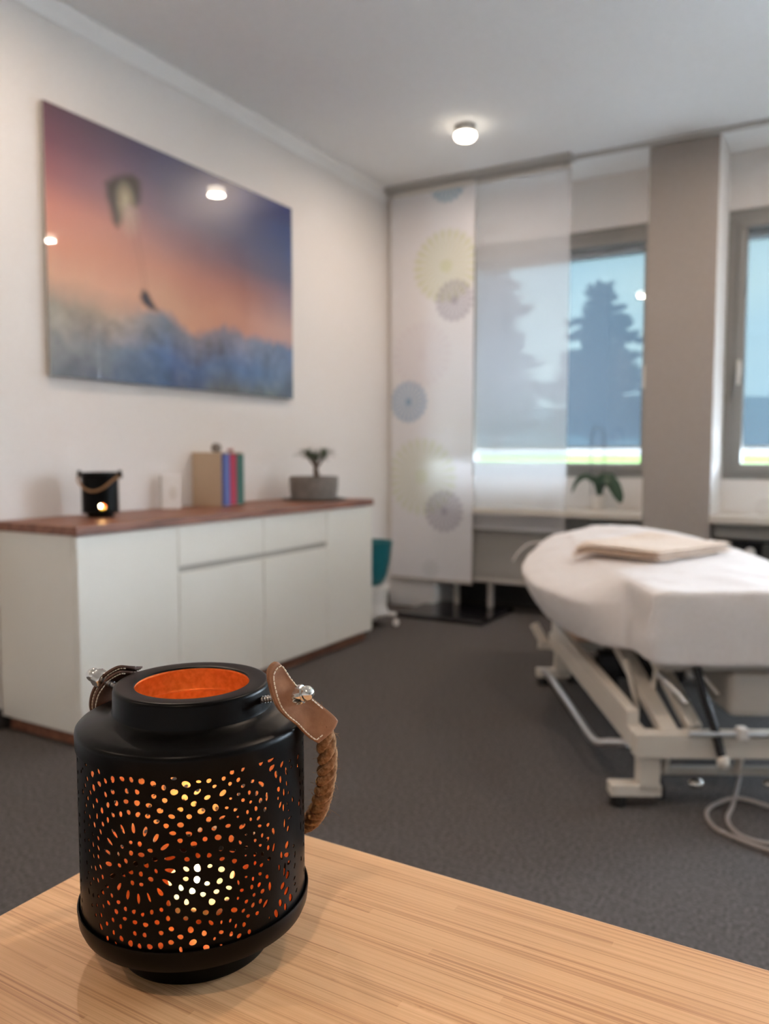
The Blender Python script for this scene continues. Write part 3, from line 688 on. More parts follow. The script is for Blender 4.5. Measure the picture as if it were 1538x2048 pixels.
for w_ in (.06, .27, .50): part('bracket', WM, lambda bm: bar(bm, (w_,.03,.09), (w_,.0,.17), .028, .012, up=(1,0,0)))
for w_ in (.16, .38): part('pedal_castor', 'chrome', lambda bm: (sphere(bm, (w_,.05,.045), .018, (1.3,1,.9)), bar(bm, (w_,.05,.05), (w_,.05,.085), .012, .012)), sm=50)
part('scissor_arm', WM, lambda bm: bar(bm, (-.035,.03,.245), (-.035,1.20,.265), .035, .05))
part('scissor_arm', WM, lambda bm: bar(bm, (.06,-.01,.21), (.05,.62,.39), .05, .035))
part('scissor_arm', WM, lambda bm: bar(bm, (.56,-.01,.21), (.56,.62,.39), .05, .035))
part('scissor_arm', WM, lambda bm: bar(bm, (.15,.05,.21), (.10,.30,.39), .045, .03))
part('cross_arm', WM, lambda bm: (bar(bm, (-.05,1.19,.275), (.62,1.19,.275), .04, .035), bar(bm, (.05,.95,.29), (.57,.95,.29), .05, .06)))
part('end_bracket', WM, lambda bm: (bar(bm, (-.075,1.24,.18), (-.115,1.28,.26), .03, .03), bar(bm, (-.10,1.26,.17), (-.03,1.24,.17), .025, .03)))
part('gas_spring', 'black_gloss', lambda bm: tube(bm, [(.19,-.06,.165), (.175,-.03,.25), (.155,.0,.33), (.145,.03,.40)], .013, 16), sm=50)
part('gas_spring_rod', 'chrome', lambda bm: tube(bm, [(.225,.06,.31), (.20,.10,.35), (.17,.13,.39)], .008, 12), sm=50)
part('foot', WM, lambda bm: sphere(bm, (.192,-.062,.155), .018, (1,1,1.2)), sm=60)
part('motor_housing', 'grey_plastic', lambda bm: (box(bm, .24, .40, .02, .26, .255, .385, .02, 3),))
part('motor_tube', 'alu', lambda bm: tube(bm, [(.06,.12,.36), (.11,.08,.31), (.13,.06,.285)], .012, 14), sm=50)
part('actuator', 'black_gloss', lambda bm: (box(bm, .10, .30, .75, .92, .16, .30, .015), box(bm, -.0, .08, .60, .66, .17, .30, .01)))
part('pedal_rail', 'alu', lambda bm: tube(bm, spline([(-.095,1.12,.085), (-.095,.9,.098), (-.095,.5,.10), (-.095,.30,.10), (-.088,.22,.105), (-.06,.18,.12), (-.02,.12,.14)], 5), .014, 14), sm=60)
part('link_rod', WM, lambda bm: (bar(bm, (.03,.20,.22), (.0,.24,.37), .014, .014), bar(bm, (.06,.18,.22), (.10,.24,.37), .014, .014)))
part('side_rail', 'alu', lambda bm: tube(bm, [(.10,-.045,.228), (.62,-.045,.228)], .008, 12), sm=60)
part('rail_clip', 'white_plastic', lambda bm: box(bm, .235, .262, -.062, -.03, .215, .25, .004))
# power lead
pts = [(-.246,2.665,.16), (-.252,2.56,.05), (-.256,2.45,.0065), (-.257,2.342,.0065), (-.216,2.262,.0065), (-.145,2.249,.0065), (-.06,2.30,.0065), (-.03,2.38,.0065), (-.083,2.45,.0065), (-.165,2.49,.0075), (-.247,2.485,.016), (-.305,2.42,.0065), (-.312,2.345,.0065), (-.280,2.274,.0065), (-.226,2.238,.0075), (-.142,2.210,.0065), (-.02,2.20,.0065), (.12,2.28,.0065)]
bm = BM(); tube(bm, spline(pts, 8), .006, 10); tag(fin('power_cable', bm, 'cable', None, 60), 'beige power cable coiled on the carpet beside the treatment table', 'cable')
# folded blanket
bl = thing('folded_blanket', 'folded beige fleece blanket lying on the white sheet', 'blanket', (-.475, 2.34, 0), math.atan2(.485,.874))
P1, P2, P3, P4 = Vector((-.06,.80,0)), Vector((.18,.49,0)), Vector((.56,.80,0)), Vector((.33,1.10,0))
def top(x, y):
    z = .640 if y < .9 else .640+.02*(y-.9)/.25
    if x < 0: z -= (-x)*.45
    return z
bm = BM()
for lay in range(3):
    nx = ny = 26; T = .0130; ins = lay*.006; g0, g1 = [], []
    for j in range(ny+1):
        r0, r1 = [], []
        for i in range(nx+1):
            a_, b_ = i/nx, j/ny
            p = P1.lerp(P2, a_).lerp(P4.lerp(P3, a_), b_); cen = (P1+P2+P3+P4)/4; p = cen+(p-cen)*(1-ins*2)
            ed = min(a_, 1-a_, b_, 1-b_); rd = math.sqrt(max(0, 1-(1-min(1, ed/.045))**2))
            z = top(p.x, p.y)+.006+lay*T+.004*noise.noise(Vector((p.x*7, p.y*7, lay)))
            r0.append(bm.verts.new((p.x, p.y, z+T/2-T/2*rd*.98))); r1.append(bm.verts.new((p.x, p.y, z+T/2+T/2*rd*.98)))
        g0.append(r0); g1.append(r1)
    for j in range(ny):
        for i in range(nx):
            bm.faces.new((g0[j][i], g0[j+1][i], g0[j+1][i+1], g0[j][i+1])); bm.faces.new((g1[j][i], g1[j][i+1], g1[j+1][i+1], g1[j+1][i]))
    E_ = [(0,i,0,i+1) for i in range(nx)]+[(ny,i,ny,i+1) for i in range(nx)]+[(j,0,j+1,0) for j in range(ny)]+[(j,nx,j+1,nx) for j in range(ny)]
    for j, i, j2, i2 in E_: bm.faces.new((g0[j][i], g0[j2][i2], g1[j2][i2], g1[j][i]))
fin('fleece', bm, 'blanket', bl, 80)

# ============================================================ wooden table in front
tb = thing('table', 'light bamboo table in the foreground carrying the lit lantern', 'table', (.10, .016, 0))
bm = BM(); box(bm, -.585, .585, -.50, .50, .684, .71, .0025, 3); fin('table_top', bm, 'bamboo', tb)
bm = BM(); box(bm, -.53, .53, .42, .44, .62, .684); box(bm, -.53, .53, -.44, -.42, .62, .684); box(bm, -.53, -.51, -.42, .42, .62, .684); box(bm, .51, .53, -.42, .42, .62, .684); fin('apron', bm, 'bamboo', tb)
for sx in (-1, 1):
    for sy in (-1, 1):
        bm = BM(); bar(bm, (sx*.50, sy*.41, 0), (sx*.50, sy*.41, .684), .04, .04, up=(0,1,0)); fin('leg', bm, 'bamboo', tb)

# ============================================================ the lantern
LN = thing('lantern', 'large black perforated metal lantern with lit tealight, standing on the bamboo table', 'lantern', (-.351, .3658, .71))
HOLES = "-656,1296,47,36,36 -591,1327,33,25,115 -719,1251,32,26,112 -750,1203,35,24,117 -788,1153,37,25,93 -807,1268,29,18,60 -730,1330,30,15,161 -778,1294,21,14,58 -535,1285,34,27,124 -478,1305,42,33,79 -412,1319,35,28,167 -352,1322,33,28,105 -290,1319,41,36,26 -646,1219,43,38,94 -589,1256,40,32,176 -683,1181,35,21,124 -536,1207,33,27,107 -480,1234,33,29,9 -382,1254,32,28,93 -318,1256,31,29,124 -718,1138,35,27,79 -616,1153,30,27,124 -519,1151,37,27,65 -456,1174,37,31,65 -389,1194,37,26,19 -320,1194,39,33,26 -251,1186,37,26,8 -745,1088,35,24,115 -654,1110,32,24,101 -571,1107,39,29,81 -481,1102,30,27,117 -426,1117,35,24,77 -373,1135,30,27,86 -316,1129,37,26,45 -258,1125,32,27,19 -764,1038,28,22,79 -699,1034,30,25,105 -619,1061,40,22,78 -523,1064,36,23,86 -775,981,30,17,73 -712,982,26,18,132 -647,1003,36,28,98 -566,1030,30,27,107 -416,1033,56,22,116 -346,1047,60,25,93 -275,1037,61,24,73 -473,997,61,24,134 -775,922,30,21,89 -666,942,32,14,107 -588,979,35,23,113 -223,1308,34,33,137 -165,1288,32,25,87 -110,1339,33,20,178 -109,1262,43,36,9 -44,1302,50,35,151 23,1311,27,17,169 78,1309,28,25,28 108,1273,23,19,17 160,1308,25,23,89 -221,1238,30,27,25 -161,1216,30,29,21 -53,1228,38,33,98 15,1255,43,25,38 68,1216,36,26,22 154,1227,43,31,39 -188,1158,37,31,5 -77,1163,32,26,172 -5,1189,33,30,48 35,1143,42,35,7 112,1152,45,33,109 175,1138,23,16,157 -209,1097,35,25,19 -125,1125,37,26,161 -31,1119,31,29,147 74,1090,33,29,91 148,1088,37,19,19 -156,1073,30,29,22 -78,1076,36,31,170 26,1038,30,26,82 103,1035,31,28,47 -121,1031,38,25,178 -34,1023,36,27,147 208,1334,28,26,124 274,1337,29,21,46 394,1342,34,31,23 468,1341,55,28,9 475,1288,50,33,22 564,1280,41,29,45 509,1237,49,27,107 606,1224,55,23,104 245,1283,26,24,68 196,1271,23,22,133 334,1252,27,21,172 394,1218,54,23,137 273,1241,26,22,6 549,1193,47,23,100 610,1147,38,18,106 245,1200,23,18,163 312,1192,28,21,106 361,1174,30,25,106 432,1130,53,21,93 531,1141,37,26,128 581,1104,49,20,97 198,1186,19,14,151 272,1159,26,20,142 320,1135,20,19,140 387,1124,31,27,100 526,1088,24,17,117 545,1042,39,26,65 575,1013,48,22,95 679,1023,43,23,104 616,1022,34,11,101 225,1116,25,21,5 299,1082,27,18,103 355,1086,33,21,110 418,1061,27,25,88 239,1071,17,12,150 319,1034,24,17,112 371,1024,27,23,20 631,974,22,10,179 585,914,59,21,88 181,1033,32,23,171 265,1009,41,29,18 379,976,31,17,153 440,961,29,23,154 482,907,48,23,111 620,866,38,26,74 642,923,42,10,7 288,954,17,10,155 340,946,21,15,115 396,914,28,20,104 648,1269,28,14,39 667,1229,27,15,49 630,1083,26,18,72 773,1251,41,26,47 762,1199,34,24,127 799,1139,57,21,83 801,1072,33,18,111 807,1010,50,19,92 786,956,54,34,110 813,887,53,17,91 811,795,57,18,91 -775,868,27,18,67 -719,890,27,18,86 -668,881,35,24,92 -612,935,28,25,116 -613,878,36,22,124 -512,942,57,23,143 -767,809,28,13,85 -716,828,25,21,88 -666,814,34,19,112 -616,826,28,23,89 -531,878,56,24,167 -364,966,26,21,31 -422,932,26,23,63 -309,963,33,26,75 -449,885,26,18,81 -364,905,33,27,63 -248,931,32,25,176 -301,903,41,28,8 -751,744,29,19,104 -696,738,29,19,94 -648,748,33,24,99 -597,772,33,23,135 -525,810,57,28,13 -444,820,28,25,6 -399,854,31,27,104 -336,848,32,28,4 -272,846,33,30,67 -732,691,25,17,84 -674,677,25,20,97 -756,649,21,11,71 -625,684,31,24,103 -581,718,31,24,76 -496,748,55,24,35 -417,770,29,21,166 -368,796,35,29,19 -306,793,32,26,72 -248,768,32,29,169 -708,635,29,18,88 -542,676,30,24,4 -450,696,57,23,58 -360,735,31,26,78 -305,733,29,23,22 -732,580,40,17,112 -676,578,30,22,84 -624,592,27,18,99 -582,630,33,30,98 -507,631,28,25,82 -391,661,60,24,77 -324,649,63,21,90 -261,663,58,16,109 -695,512,25,17,82 -642,532,27,16,92 -580,547,27,22,107 -535,580,32,28,152 -458,605,34,23,27 -657,467,25,18,74 -602,486,31,22,93 -476,546,34,31,40 -410,576,30,24,67 -355,570,34,23,49 -301,561,29,20,54 -247,580,32,22,74 -502,490,30,25,76 -416,518,34,23,25 -350,510,34,26,25 -553,453,33,24,44 -214,1004,57,23,61 -166,954,58,23,39 -82,987,29,28,157 -9,961,36,33,140 52,982,30,27,112 124,979,41,32,148 -66,933,37,24,157 12,894,35,24,117 73,886,29,26,103 138,913,34,27,96 -222,883,31,28,18 -139,891,61,26,12 -47,879,30,27,147 144,851,30,23,174 -217,816,28,19,106 -138,820,61,27,170 -52,824,37,25,136 9,823,45,36,101 76,824,27,24,166 140,792,41,32,143 -55,768,31,28,158 5,757,42,32,98 59,727,32,26,152 129,727,35,34,84 -157,753,62,25,146 -197,697,53,27,123 -82,719,39,26,104 -22,695,39,33,104 36,668,33,28,139 110,670,33,28,157 -107,668,33,28,94 -151,633,37,26,90 -54,635,37,26,92 84,616,43,35,119 -102,590,36,28,92 -16,586,31,28,128 -192,596,27,23,82 49,561,34,31,148 124,549,44,33,56 -156,547,33,24,88 -59,542,29,27,128 10,514,32,28,129 77,497,39,20,124 135,487,24,13,90 -218,523,31,29,52 198,955,45,31,103 251,919,31,14,120 287,880,24,19,159 205,884,38,22,162 284,833,16,11,145 347,901,25,18,128 382,860,26,16,147 436,878,29,26,132 440,824,33,23,104 483,809,51,21,77 608,771,46,41,54 215,821,34,26,138 344,820,27,22,99 395,804,29,20,112 551,730,54,26,98 604,711,61,28,153 445,757,28,24,163 344,768,27,20,108 389,740,29,23,163 284,767,41,30,164 529,668,44,16,96 579,633,85,23,84 624,654,37,26,8 610,586,51,39,72 202,744,47,32,83 378,692,31,19,143 429,655,33,22,130 285,707,21,13,151 329,681,28,17,105 237,689,33,12,106 181,675,40,23,145 371,630,29,27,77 321,635,31,21,109 449,588,56,25,95 560,541,45,40,34 597,491,54,37,32 257,638,27,20,146 394,582,33,28,156 335,583,25,21,118 642,427,56,37,115 233,598,21,15,110 285,562,25,25,33 168,613,32,24,145 378,528,32,26,108 327,526,30,25,71 414,500,49,25,46 536,448,50,30,108 584,399,50,28,104 210,537,43,29,147 265,515,24,22,47 295,473,29,21,148 355,466,29,24,144 499,400,62,31,116 186,482,24,16,83 833,639,36,31,69 817,583,37,23,112 842,702,35,23,120 865,429,48,33,92 686,728,23,18,67 703,668,42,16,79 698,598,35,17,63 693,522,32,17,26 700,482,24,17,36 722,430,33,16,38 -607,416,42,29,123 -446,466,32,22,71 -285,504,35,28,18 -499,417,33,21,79 -352,445,29,25,85 -292,444,31,26,74 -196,463,29,28,27 -139,486,30,30,169 -551,368,32,26,61 -443,396,36,32,97 -381,382,42,32,68 -324,376,33,25,89 -263,380,35,33,9 -200,390,41,31,85 -142,409,32,30,178 -485,360,18,16,154 -34,474,41,32,98 -90,438,34,30,163 39,443,36,27,102 -23,400,44,35,33 -89,364,38,18,94 49,359,38,32,138 95,400,21,15,80 133,429,30,23,142 190,402,31,22,88 237,376,31,27,33 301,377,33,23,110 218,440,27,15,78 268,432,31,23,107 131,355,18,12,149 442,401,21,8,101"
RB = .0690; DIRC = -.8060425515
holes = []
for q in HOLES.split():
    s, z, l, w_, a = map(int, q.split(','))
    holes.append((s/1e4, z/1e4, l/1e4, w_/1e4, math.radians(a)))
half = PI*RB
holes = [h_ for h_ in holes if abs(h_[0]) < 1.22*RB or h_[2] > 0]
allh = list(holes)
for s, z, l, w_, a in holes:
    if abs(s) < 1.2*RB: allh.append((s+half, z, l, w_, a))
rnd = random.Random(11)
def free(s, z, d):
    C2 = 2*half
    return all(math.hypot((s-q[0]+half) % C2-half, z-q[1]) > d+max(q[2], .002)*.5 for q in allh)
for _ in range(900):
    s = rnd.uniform(1.26, 1.90)*RB*rnd.choice((-1, 1)); z = rnd.uniform(.040, .131)
    if free(s, z, .0026): allh.append((s, z, .0034, .0026, rnd.uniform(0, PI)))
# unroll: u in [0, C2), sheet cut where no hole sits
C2 = 2*half
allh = [((s-1.23*RB-.0) % C2, z, l, w_, a) for s, z, l, w_, a in allh]
allh = [q for q in allh if q[0] > q[2]*.5+.0008 and q[0] < C2-q[2]*.5-.0008 and q[1]-q[2]*.5 > .0275]
polys = []
for s, z, l, w_, a in allh:
    n = 14; P = []
    tear = rnd.uniform(-.10, .22)
    for k in range(n):
        t_ = 2*PI*k/n; x_ = math.cos(t_)*l/2*(1+tear*.3*math.cos(t_)); y_ = math.sin(t_)*w_/2*(1-tear*math.cos(t_))
        P.append((s+x_*math.cos(a)-y_*math.sin(a), z+x_*math.sin(a)+y_*math.cos(a)))
    polys.append(P)
def clash(A, B): return any(inpoly(x, y, B) for x, y in A)
keep = []
for i, P in enumerate(polys):
    ok = True
    for j in keep:
        if abs(allh[i][0]-allh[j][0]) < .011 and abs(allh[i][1]-allh[j][1]) < .011:
            d = min(math.hypot(p[0]-q[0], p[1]-q[1]) for p in P for q in polys[j])
            if d < .00025 or clash(P, polys[j]): ok = False; break
    if ok: keep.append(i)
Z0, Z1 = .0265, .139
vs, es = [], []
for i in keep:
    b0 = len(vs); vs += [Vector(p) for p in polys[i]]; es += [(b0+k, b0+(k+1) % 14) for k in range(14)]
NB = 180
b0 = len(vs)
for i in range(NB+1): vs.append(Vector((C2*i/NB, Z0)))
for i in range(NB+1): vs.append(Vector((C2*i/NB, Z1)))
es += [(b0+i, b0+i+1) for i in range(NB)]+[(b0+NB+1+i, b0+NB+2+i) for i in range(NB)]
NV = 40
e0 = len(vs)
for s_ in (0, C2):
    st = len(vs); prev = b0 if s_ == 0 else b0+NB; end = b0+NB+1 if s_ == 0 else b0+2*NB+1
    for k in range(1, NV): vs.append(Vector((s_, Z0+(Z1-Z0)*k/NV))); es.append((prev, len(vs)-1)); prev = len(vs)-1
    es.append((prev, end))
cell = {}
for i in keep: cell.setdefault((int(allh[i][0]/.01), int(allh[i][1]/.01)), []).append(i)
def near(x, y):
    cx, cy = int(x/.01), int(y/.01)
    return [i for a in (-1,0,1) for b in (-1,0,1) for i in cell.get((cx+a, cy+b), [])]
for i in range(1, NB):
    for k in range(1, 46):
        x, y = C2*i/NB, Z0+(Z1-Z0)*k/46
        if all(not inpoly(x, y, polys[j]) and min(math.hypot(x-p[0], y-p[1]) for p in polys[j]) > .0006 for j in near(x, y)): vs.append(Vector((x, y)))
res = geometry.delaunay_2d_cdt(vs, es, [], 0, 1e-7)
V2, F2 = res[0], res[2]
bm = BM(); wrap = {}; bv = []
def cyl(p): a = DIRC+1.23+p[0]/RB; return Vector((RB*math.cos(a), RB*math.sin(a), p[1]))
for i, p in enumerate(V2): bv.append(bm.verts.new(cyl(p)))
for f in F2:
    cx = sum(V2[i][0] for i in f)/len(f); cy = sum(V2[i][1] for i in f)/len(f)
    if any(inpoly(cx, cy, polys[j]) for j in near(cx, cy)): continue
    try: bm.faces.new([bv[i] for i in f])
    except ValueError: pass
bmesh.ops.remove_doubles(bm, verts=bm.verts[:], dist=2e-6)
bmesh.ops.delete(bm, geom=[v for v in bm.verts if not v.link_faces], context='VERTS')
me = bpy.data.meshes.new('perforated_body')
for f in bm.faces:
    f.normal_update(); c_ = f.calc_center_median()
    if f.normal.dot(Vector((c_.x, c_.y, 0))) < 0: f.normal_flip()
bm.to_mesh(me); bm.free(); me.materials.append(M['black']); me.materials.append(M['lacquer'])
o = bpy.data.objects.new('perforated_body', me); COL.objects.link(o); o.parent = LN
for p in me.polygons: p.use_smooth = True
md = o.modifiers.new('s', 'SOLIDIFY'); md.thickness = .0006; md.offset = -1; md.material_offset = 1; md.use_even_offset = False
md = o.modifiers.new('e', 'EDGE_SPLIT'); md.split_angle = math.radians(40)

# lid: black outside, copper lacquer inside
out_ = [(.0685,.1345), (.0700,.1350), (.0702,.1425), (.0698,.1448), (.0685,.1462), (.0640,.1480), (.0560,.1502), (.0505,.1515), (.0487,.1530), (.0482,.1550), (.0479,.1655), (.0475,.1670), (.0465,.1679), (.0450,.1681), (.0370,.1681), (.0356,.1677), (.0349,.1668)]
in_ = [(.0352,.1655), (.0440,.1650), (.0452,.1630), (.0452,.1510), (.0462,.1490), (.0620,.1450), (.0672,.1420), (.0678,.1345)]
bm = BM(); lathe(bm, out_+in_, 160, closed=True, mids=[0]*(len(out_)-1)+[1]*len(in_)+[0]); fin('lid', bm, ['black', 'copper'], LN, 35)
bm = BM(); lathe(bm, [(0,0), (.0440,0), (.0462,.0008), (.0470,.0025), (.0474,.0150), (.0490,.0190), (.0560,.0205), (.0640,.0212), (.0688,.0235), (.0705,.0275), (.0712,.0350), (.0710,.0360), (.0703,.0360), (.0698,.0345), (.0694,.0290), (.0650,.0250), (0,.0235)], 160, mids=[0]*15+[1]); fin('base_tray', bm, ['black', 'copper'], LN, 35)
# tealight in its clear cup
CX, CY = .0032, .0014
tl = thing('tealight', 'lit tealight candle inside the large black lantern', 'candle', (-.351+CX, .3658+CY, .71+.0237))
waxm = M['wax']; b_ = waxm.node_tree.nodes['Principled BSDF']; b_.inputs['Subsurface Weight'].default_value = 1; b_.inputs['Subsurface Radius'].default_value = (.02,.012,.006); b_.inputs['Subsurface Scale'].default_value = 1
cupm = cloth_mat('translucent_cup', .25, None, (.95,.90,.72), (1,1,1))
M['cup'] = cupm
bm = BM(); lathe(bm, [(0,0), (.0180,0), (.0196,.0012), (.0200,.003), (.0202,.0175), (.0206,.0182)], 48); bm.faces.ensure_lookup_table()
for f in [f for f in bm.faces if len(f.verts) > 8 and f.calc_center_median().z > .01]: bm.faces.remove(f)
fin('cup', bm, 'cup', tl, 50)
bm = BM(); lathe(bm, [(0,.0006), (.0175,.0006), (.0190,.003), (.0190,.0082), (.010,.0078), (0,.0076)], 48); fin('wax', bm, 'wax', tl, 40)
bm = BM(); tube(bm, [(0,0,.0076), (.0003,0,.0125), (.0010,0,.0155)], .0006, 8); fin('wick', bm, 'darkgrey', tl, 60)
bm = BM(); lathe(bm, [(0,.0125), (.0016,.0135), (.0027,.0165), (.0028,.019), (.0020,.0235), (.0009,.0275), (0,.0295)], 20, c=(-.0034,-.0008,0)); fin('flame', bm, 'flame', tl, 90)
L = bpy.data.lights.new('candle_light', 'POINT'); L.energy = .19; L.color = (1,.68,.35); L.shadow_soft_size = .003
lo = bpy.data.objects.new('candle_light', L); COL.objects.link(lo); lo.parent = tl; lo.location = (-.0034,-.0008,.0168)

# handle, in the frame b (along the bolts), m (away from the room side), z
ph = math.radians(12); BV = Vector((math.cos(ph), math.sin(ph), 0)); MV = Vector((-math.sin(ph), math.cos(ph), 0))
def bmz(b, m_, z, s=1): return BV*b*s+MV*m_+Vector((0,0,z))
HH = (.51, .86)
def plate_pt(h_, z, off, s): # point of the leather plane, off = distance towards the outside
    return bmz(.0712+h_*HH[0]+off*.86, h_*HH[1]-off*.51, z, s)
def bvec(v): return BV*v[0]+MV*v[1]+Vector((0,0,v[2]))
# the tab on the other side bends over the edge of the lid
LC = spline([bmz(*p) for p in [(-.0500,.0115,.1690), (-.0535,.0115,.1690), (-.0585,.0112,.1668), (-.0640,.011,.1632), (-.0690,.011,.1582), (-.0735,.011,.1522), (-.0770,.012,.1458), (-.0795,.014,.1393), (-.0805,.017,.1325), (-.0805,.019,.127)]], 8)
LW = bvec((.0022,.0095,-.0026))
def strip(off, sc, th):
    bm = BM(); rows = []; n = len(LC); mid = (LC[n//2+1]-LC[n//2-1]).cross(LW); sg = 1 if mid.z > 0 else -1
    for k in range(n):
        f = k/(n-1); t = (LC[min(k+1,n-1)]-LC[max(k-1,0)]).normalized(); nr = t.cross(LW).normalized()*sg
        w = sc*math.sqrt(max(0, 1-(1-min(1, f/.17))**2))*(1-.12*max(0, f-.55)/.45)
        rows.append((LC[k]+nr*off, nr, max(w, .02)))
    V = []
    for c_, nr, w in rows:
        q = []
        for a, b in ((-1,0), (-.6,0), (0,.0), (.6,0), (1,0), (1.02,.5), (1,1), (.6,1), (0,1), (-.6,1), (-1,1), (-1.02,.5)): q.append(bm.verts.new(c_+LW*a*w+nr*(b*th-.0012*(1-a*a))))
        V.append(q)
    for A, B in zip(V, V[1:]):
        for i in range(12): bm.faces.new((A[i], A[(i+1) % 12], B[(i+1) % 12], B[i]))
    bm.faces.new(V[0]); bm.faces.new(V[-1])
    return bm, rows
OUT = [(-.0205,.1815), (-.0195,.186), (-.0165,.1885), (-.013,.188), (-.0065,.179), (.0,.1715), (.0073,.165), (.017,.156), (.0255,.1475), (.0262,.144), (.023,.140), (.0150,.1345), (.0125,.1345), (.006,.1405), (-.001,.148), (-.0085,.1545), (-.0145,.162), (-.0185,.172)]
def smooth_poly(P, n=5):
    P3 = [Vector((x, y, 0)) for x, y in P]; k = len(P3); out = []
    for i in range(k):
        a, b, c, d = P3[i-1], P3[i], P3[(i+1) % k], P3[(i+2) % k]
        for q in range(n):
            t = q/n; out.append(.5*((2*b)+(c-a)*t+(2*a-5*b+4*c-d)*t*t+(-a+3*b-3*c+d)*t**3))
    return [(v.x, v.y) for v in out]
SP = smooth_poly(OUT)
gx = sum(p[0] for p in SP)/len(SP); gz = sum(p[1] for p in SP)/len(SP)
def leather(s, off, th, sc, bulge):
    bm = BM()
    rows = []
    def bend(h_, z):  # fold bulges out around the rope at the lower end
        k = max(0, (h_-.004)/.022); return bulge*k*k*(3-2*min(k,1))
    prof = [(0,1.0,0), (0,.97,1)]
    loops = []
    for lvl, (q, o_) in enumerate([(.0,0), (.35,0), (.7,0), (.93,0), (.985,-.12), (1.0,-.45), (1.0,-.75), (.985,-1), (.9,-1), (.5,-1), (0,-1)]):
        if q == 0:
            loops.append([bm.verts.new(plate_pt(gx, gz, off+o_*th+bend(gx,gz), s))]); continue
        loops.append([bm.verts.new(plate_pt(gx+(x-gx)*q*sc, gz+(z-gz)*q*sc, off+o_*th+bend(gx+(x-gx)*q, z), s)) for x, z in SP])
    n = len(SP)
    for A, B in zip(loops, loops[1:]):
        for i in range(n):
            j = (i+1) % n
            if len(A) == 1: f = bm.faces.new((A[0], B[i], B[j]))
            elif len(B) == 1: f = bm.faces.new((A[i], B[0], A[j]))
            else: f = bm.faces.new((A[i], B[i], B[j], A[j]))
            f.material_index = 0
    for li in (4, 5, 6):
        pass
    return bm
def bend_o(h_, bulge): k = max(0, (h_-.004)/.022); return bulge*k*k*(3-2*min(k,1))
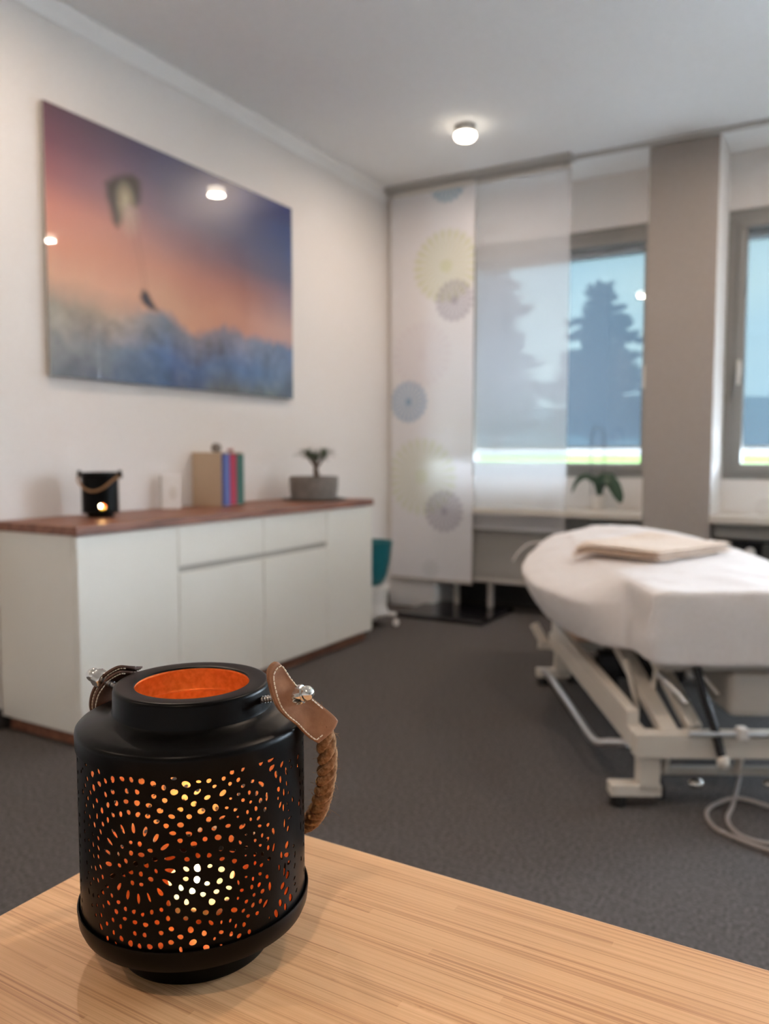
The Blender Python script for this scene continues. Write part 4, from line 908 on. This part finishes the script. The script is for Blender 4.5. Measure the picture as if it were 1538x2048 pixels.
for s in (1, -1):
    if s < 0:
        b_, rows = strip(0, 1.0, .0014); lth = fin('leather_tab', b_, 'leather_shaded', LN, 50)
        b_, rows2 = strip(-.0034, .93, .0014); fin('inner_leather', b_, 'leather_shaded', lth, 50)
        bm = BM()
        for rws, o_ in ((rows, -.0011), (rows2, -.0011)):
            for sd in (-.86, .86):
                for k in range(4, len(rws)-3, 3):
                    q = [rws[k+d][0]+LW*sd*rws[k+d][2]+rws[k+d][1]*(-.0001-.0012*(1-sd*sd)-.0002) for d in (0, 1, 2)]; tube(bm, q, .00038, 6)
        fin('stitching', bm, 'thread', lth, 60)
    else: lth = fin('leather_tab', leather(s, .0016, .0014, 1.0, .0045), 'leather', LN, 50)
    if s > 0: fin('inner_leather', leather(s, -.0006, .0014, .985, -.0055), 'leather', lth, 50)
    bm = BM(); inner = [(gx+(x-gx)*.86, gz+(z-gz)*.90) for x, z in SP]
    # stitches along the long edges
    acc = 0; nxt = .001; drawn = []
    k = len(inner) if s > 0 else 0
    for i in range(k):
        a, b = Vector(inner[i]), Vector(inner[(i+1) % k]); d = (b-a).length
        if a.x > .016: acc = 0; nxt = .0008; continue
        while acc+d > nxt:
            t = (nxt-acc)/d; p = a.lerp(b, t); dr = (b-a).normalized(); q0 = p-dr*.00095; q1 = p+dr*.00095
            o0 = plate_pt(q0.x, q0.y, .0019+bend_o(q0.x, .0045), s); o1 = plate_pt(q1.x, q1.y, .0019+bend_o(q1.x, .0045), s)
            tube(bm, [o0, o0.lerp(o1, .5)+(plate_pt(0,0,1,s)-plate_pt(0,0,0,s))*.0002, o1], .00042, 6); nxt += .0026
        acc += d
    if s > 0: fin('stitching', bm, 'thread', lth, 60)
    # bolt with hexagonal cap nut
    A_, B_ = (bmz(.0465, 0, .1605, s), bmz(.0865, 0, .1695, s)) if s > 0 else (bmz(-.0465, .002, .1548), bmz(-.083, .004, .1662)); ax = (B_-A_).normalized()
    bm = BM(); P = []; nt = 150
    tube(bm, [A_, A_+ax*(.030)], .0019, 16)
    tube(bm, [A_+ax*((.028)*i/nt)+(Quaternion(ax, 2*PI*i/10) @ Vector((0,0,1)).cross(ax).normalized())*.0019 for i in range(nt+1)], .0005, 5)
    blt = fin('bolt', bm, 'steel', LN, 60)
    bm = BM(); rings = []
    e1 = Vector((0,0,1)).cross(ax).normalized(); e2 = ax.cross(e1)
    base_ = A_+ax*(.0235)
    def rg(r, t, n=36, hexa=False):
        R = []
        for i in range(n):
            a = 2*PI*i/n; rr = r*(math.cos(PI/6)/math.cos((a % (PI/3))-PI/6)) if hexa else r
            R.append(bm.verts.new(base_+ax*t+e1*rr*math.cos(a)+e2*rr*math.sin(a)))
        return R
    seq = [rg(.0052,0), rg(.0054,.0004,hexa=False), rg(.00605,.0012,hexa=True), rg(.00605,.0052,hexa=True), rg(.0054,.0061), rg(.0045,.0063), rg(.0043,.0066), rg(.0046,.0076), rg(.0046,.0090), rg(.0041,.0108), rg(.0030,.0122), rg(.0015,.0130), rg(.0002,.0132)]
    for a, b in zip(seq, seq[1:]):
        for i in range(36): bm.faces.new((a[i], a[(i+1) % 36], b[(i+1) % 36], b[i]))
    bm.faces.new(seq[0]); bm.faces.new(seq[-1])
    fin('cap_nut', bm, 'chrome', LN, 28)
# jute rope, three strands
half_path = [(.0785,.0165,.1475), (.0800,.0215,.136), (.0800,.0260,.122), (.0765,.0330,.105), (.0700,.0420,.086), (.0600,.0530,.067), (.045,.0665,.052), (.024,.0775,.043), (0,.0815,.040)]
hp = [bmz(*p) for p in half_path]; hm = [bmz(*p) for p in [(-.0790,.0185,.134), (-.0805,.0215,.124), (-.0795,.0280,.112), (-.0760,.0350,.098), (-.0700,.0430,.083), (-.0600,.0530,.067), (-.045,.0665,.052), (-.024,.0775,.043), (0,.0815,.040)]]
path = spline(hp+hm[::-1][1:], 12)
cum = [0]
for a, b in zip(path, path[1:]): cum.append(cum[-1]+(b-a).length)
bm = BM()
for st in range(3):
    pts = []
    for i, p in enumerate(path):
        t = (path[min(i+1,len(path)-1)]-path[max(i-1,0)]).normalized(); e1 = t.cross(MV).normalized() if abs(t.dot(MV)) < .95 else t.cross(BV).normalized(); e2 = t.cross(e1)
        a = cum[i]/.030*2*PI+st*2*PI/3; pts.append(p+(e1*math.cos(a)+e2*math.sin(a))*.0030)
    tube(bm, pts, .0036, 10)
rope = fin('jute_rope', bm, 'jute', LN, 60)
bm = BM(); rnd = random.Random(2)
for i in range(520):
    k = rnd.randrange(2, len(path)-2); p = path[k]; t = (path[k+1]-path[k]).normalized(); d = Vector((rnd.gauss(0,1), rnd.gauss(0,1), rnd.gauss(0,1))); d = (d-t*d.dot(t)).normalized()
    q0 = p+d*.0052; l = rnd.uniform(.002, .0055) if rnd.random() < .85 else rnd.uniform(.006,.010); q1 = q0+(d*rnd.uniform(.1,.6)+t*rnd.uniform(-1,1)).normalized()*l*.6; q2 = q1+(d*rnd.uniform(-.3,.8)+t*rnd.uniform(-1,1)+Vector((0,0,rnd.uniform(-.5,.5)))).normalized()*l*.5
    tube(bm, [q0-d*.001, q1, q2], .00010, 3)
tag(fin('loose_fibres', bm, 'jute', rope), kind='stuff')
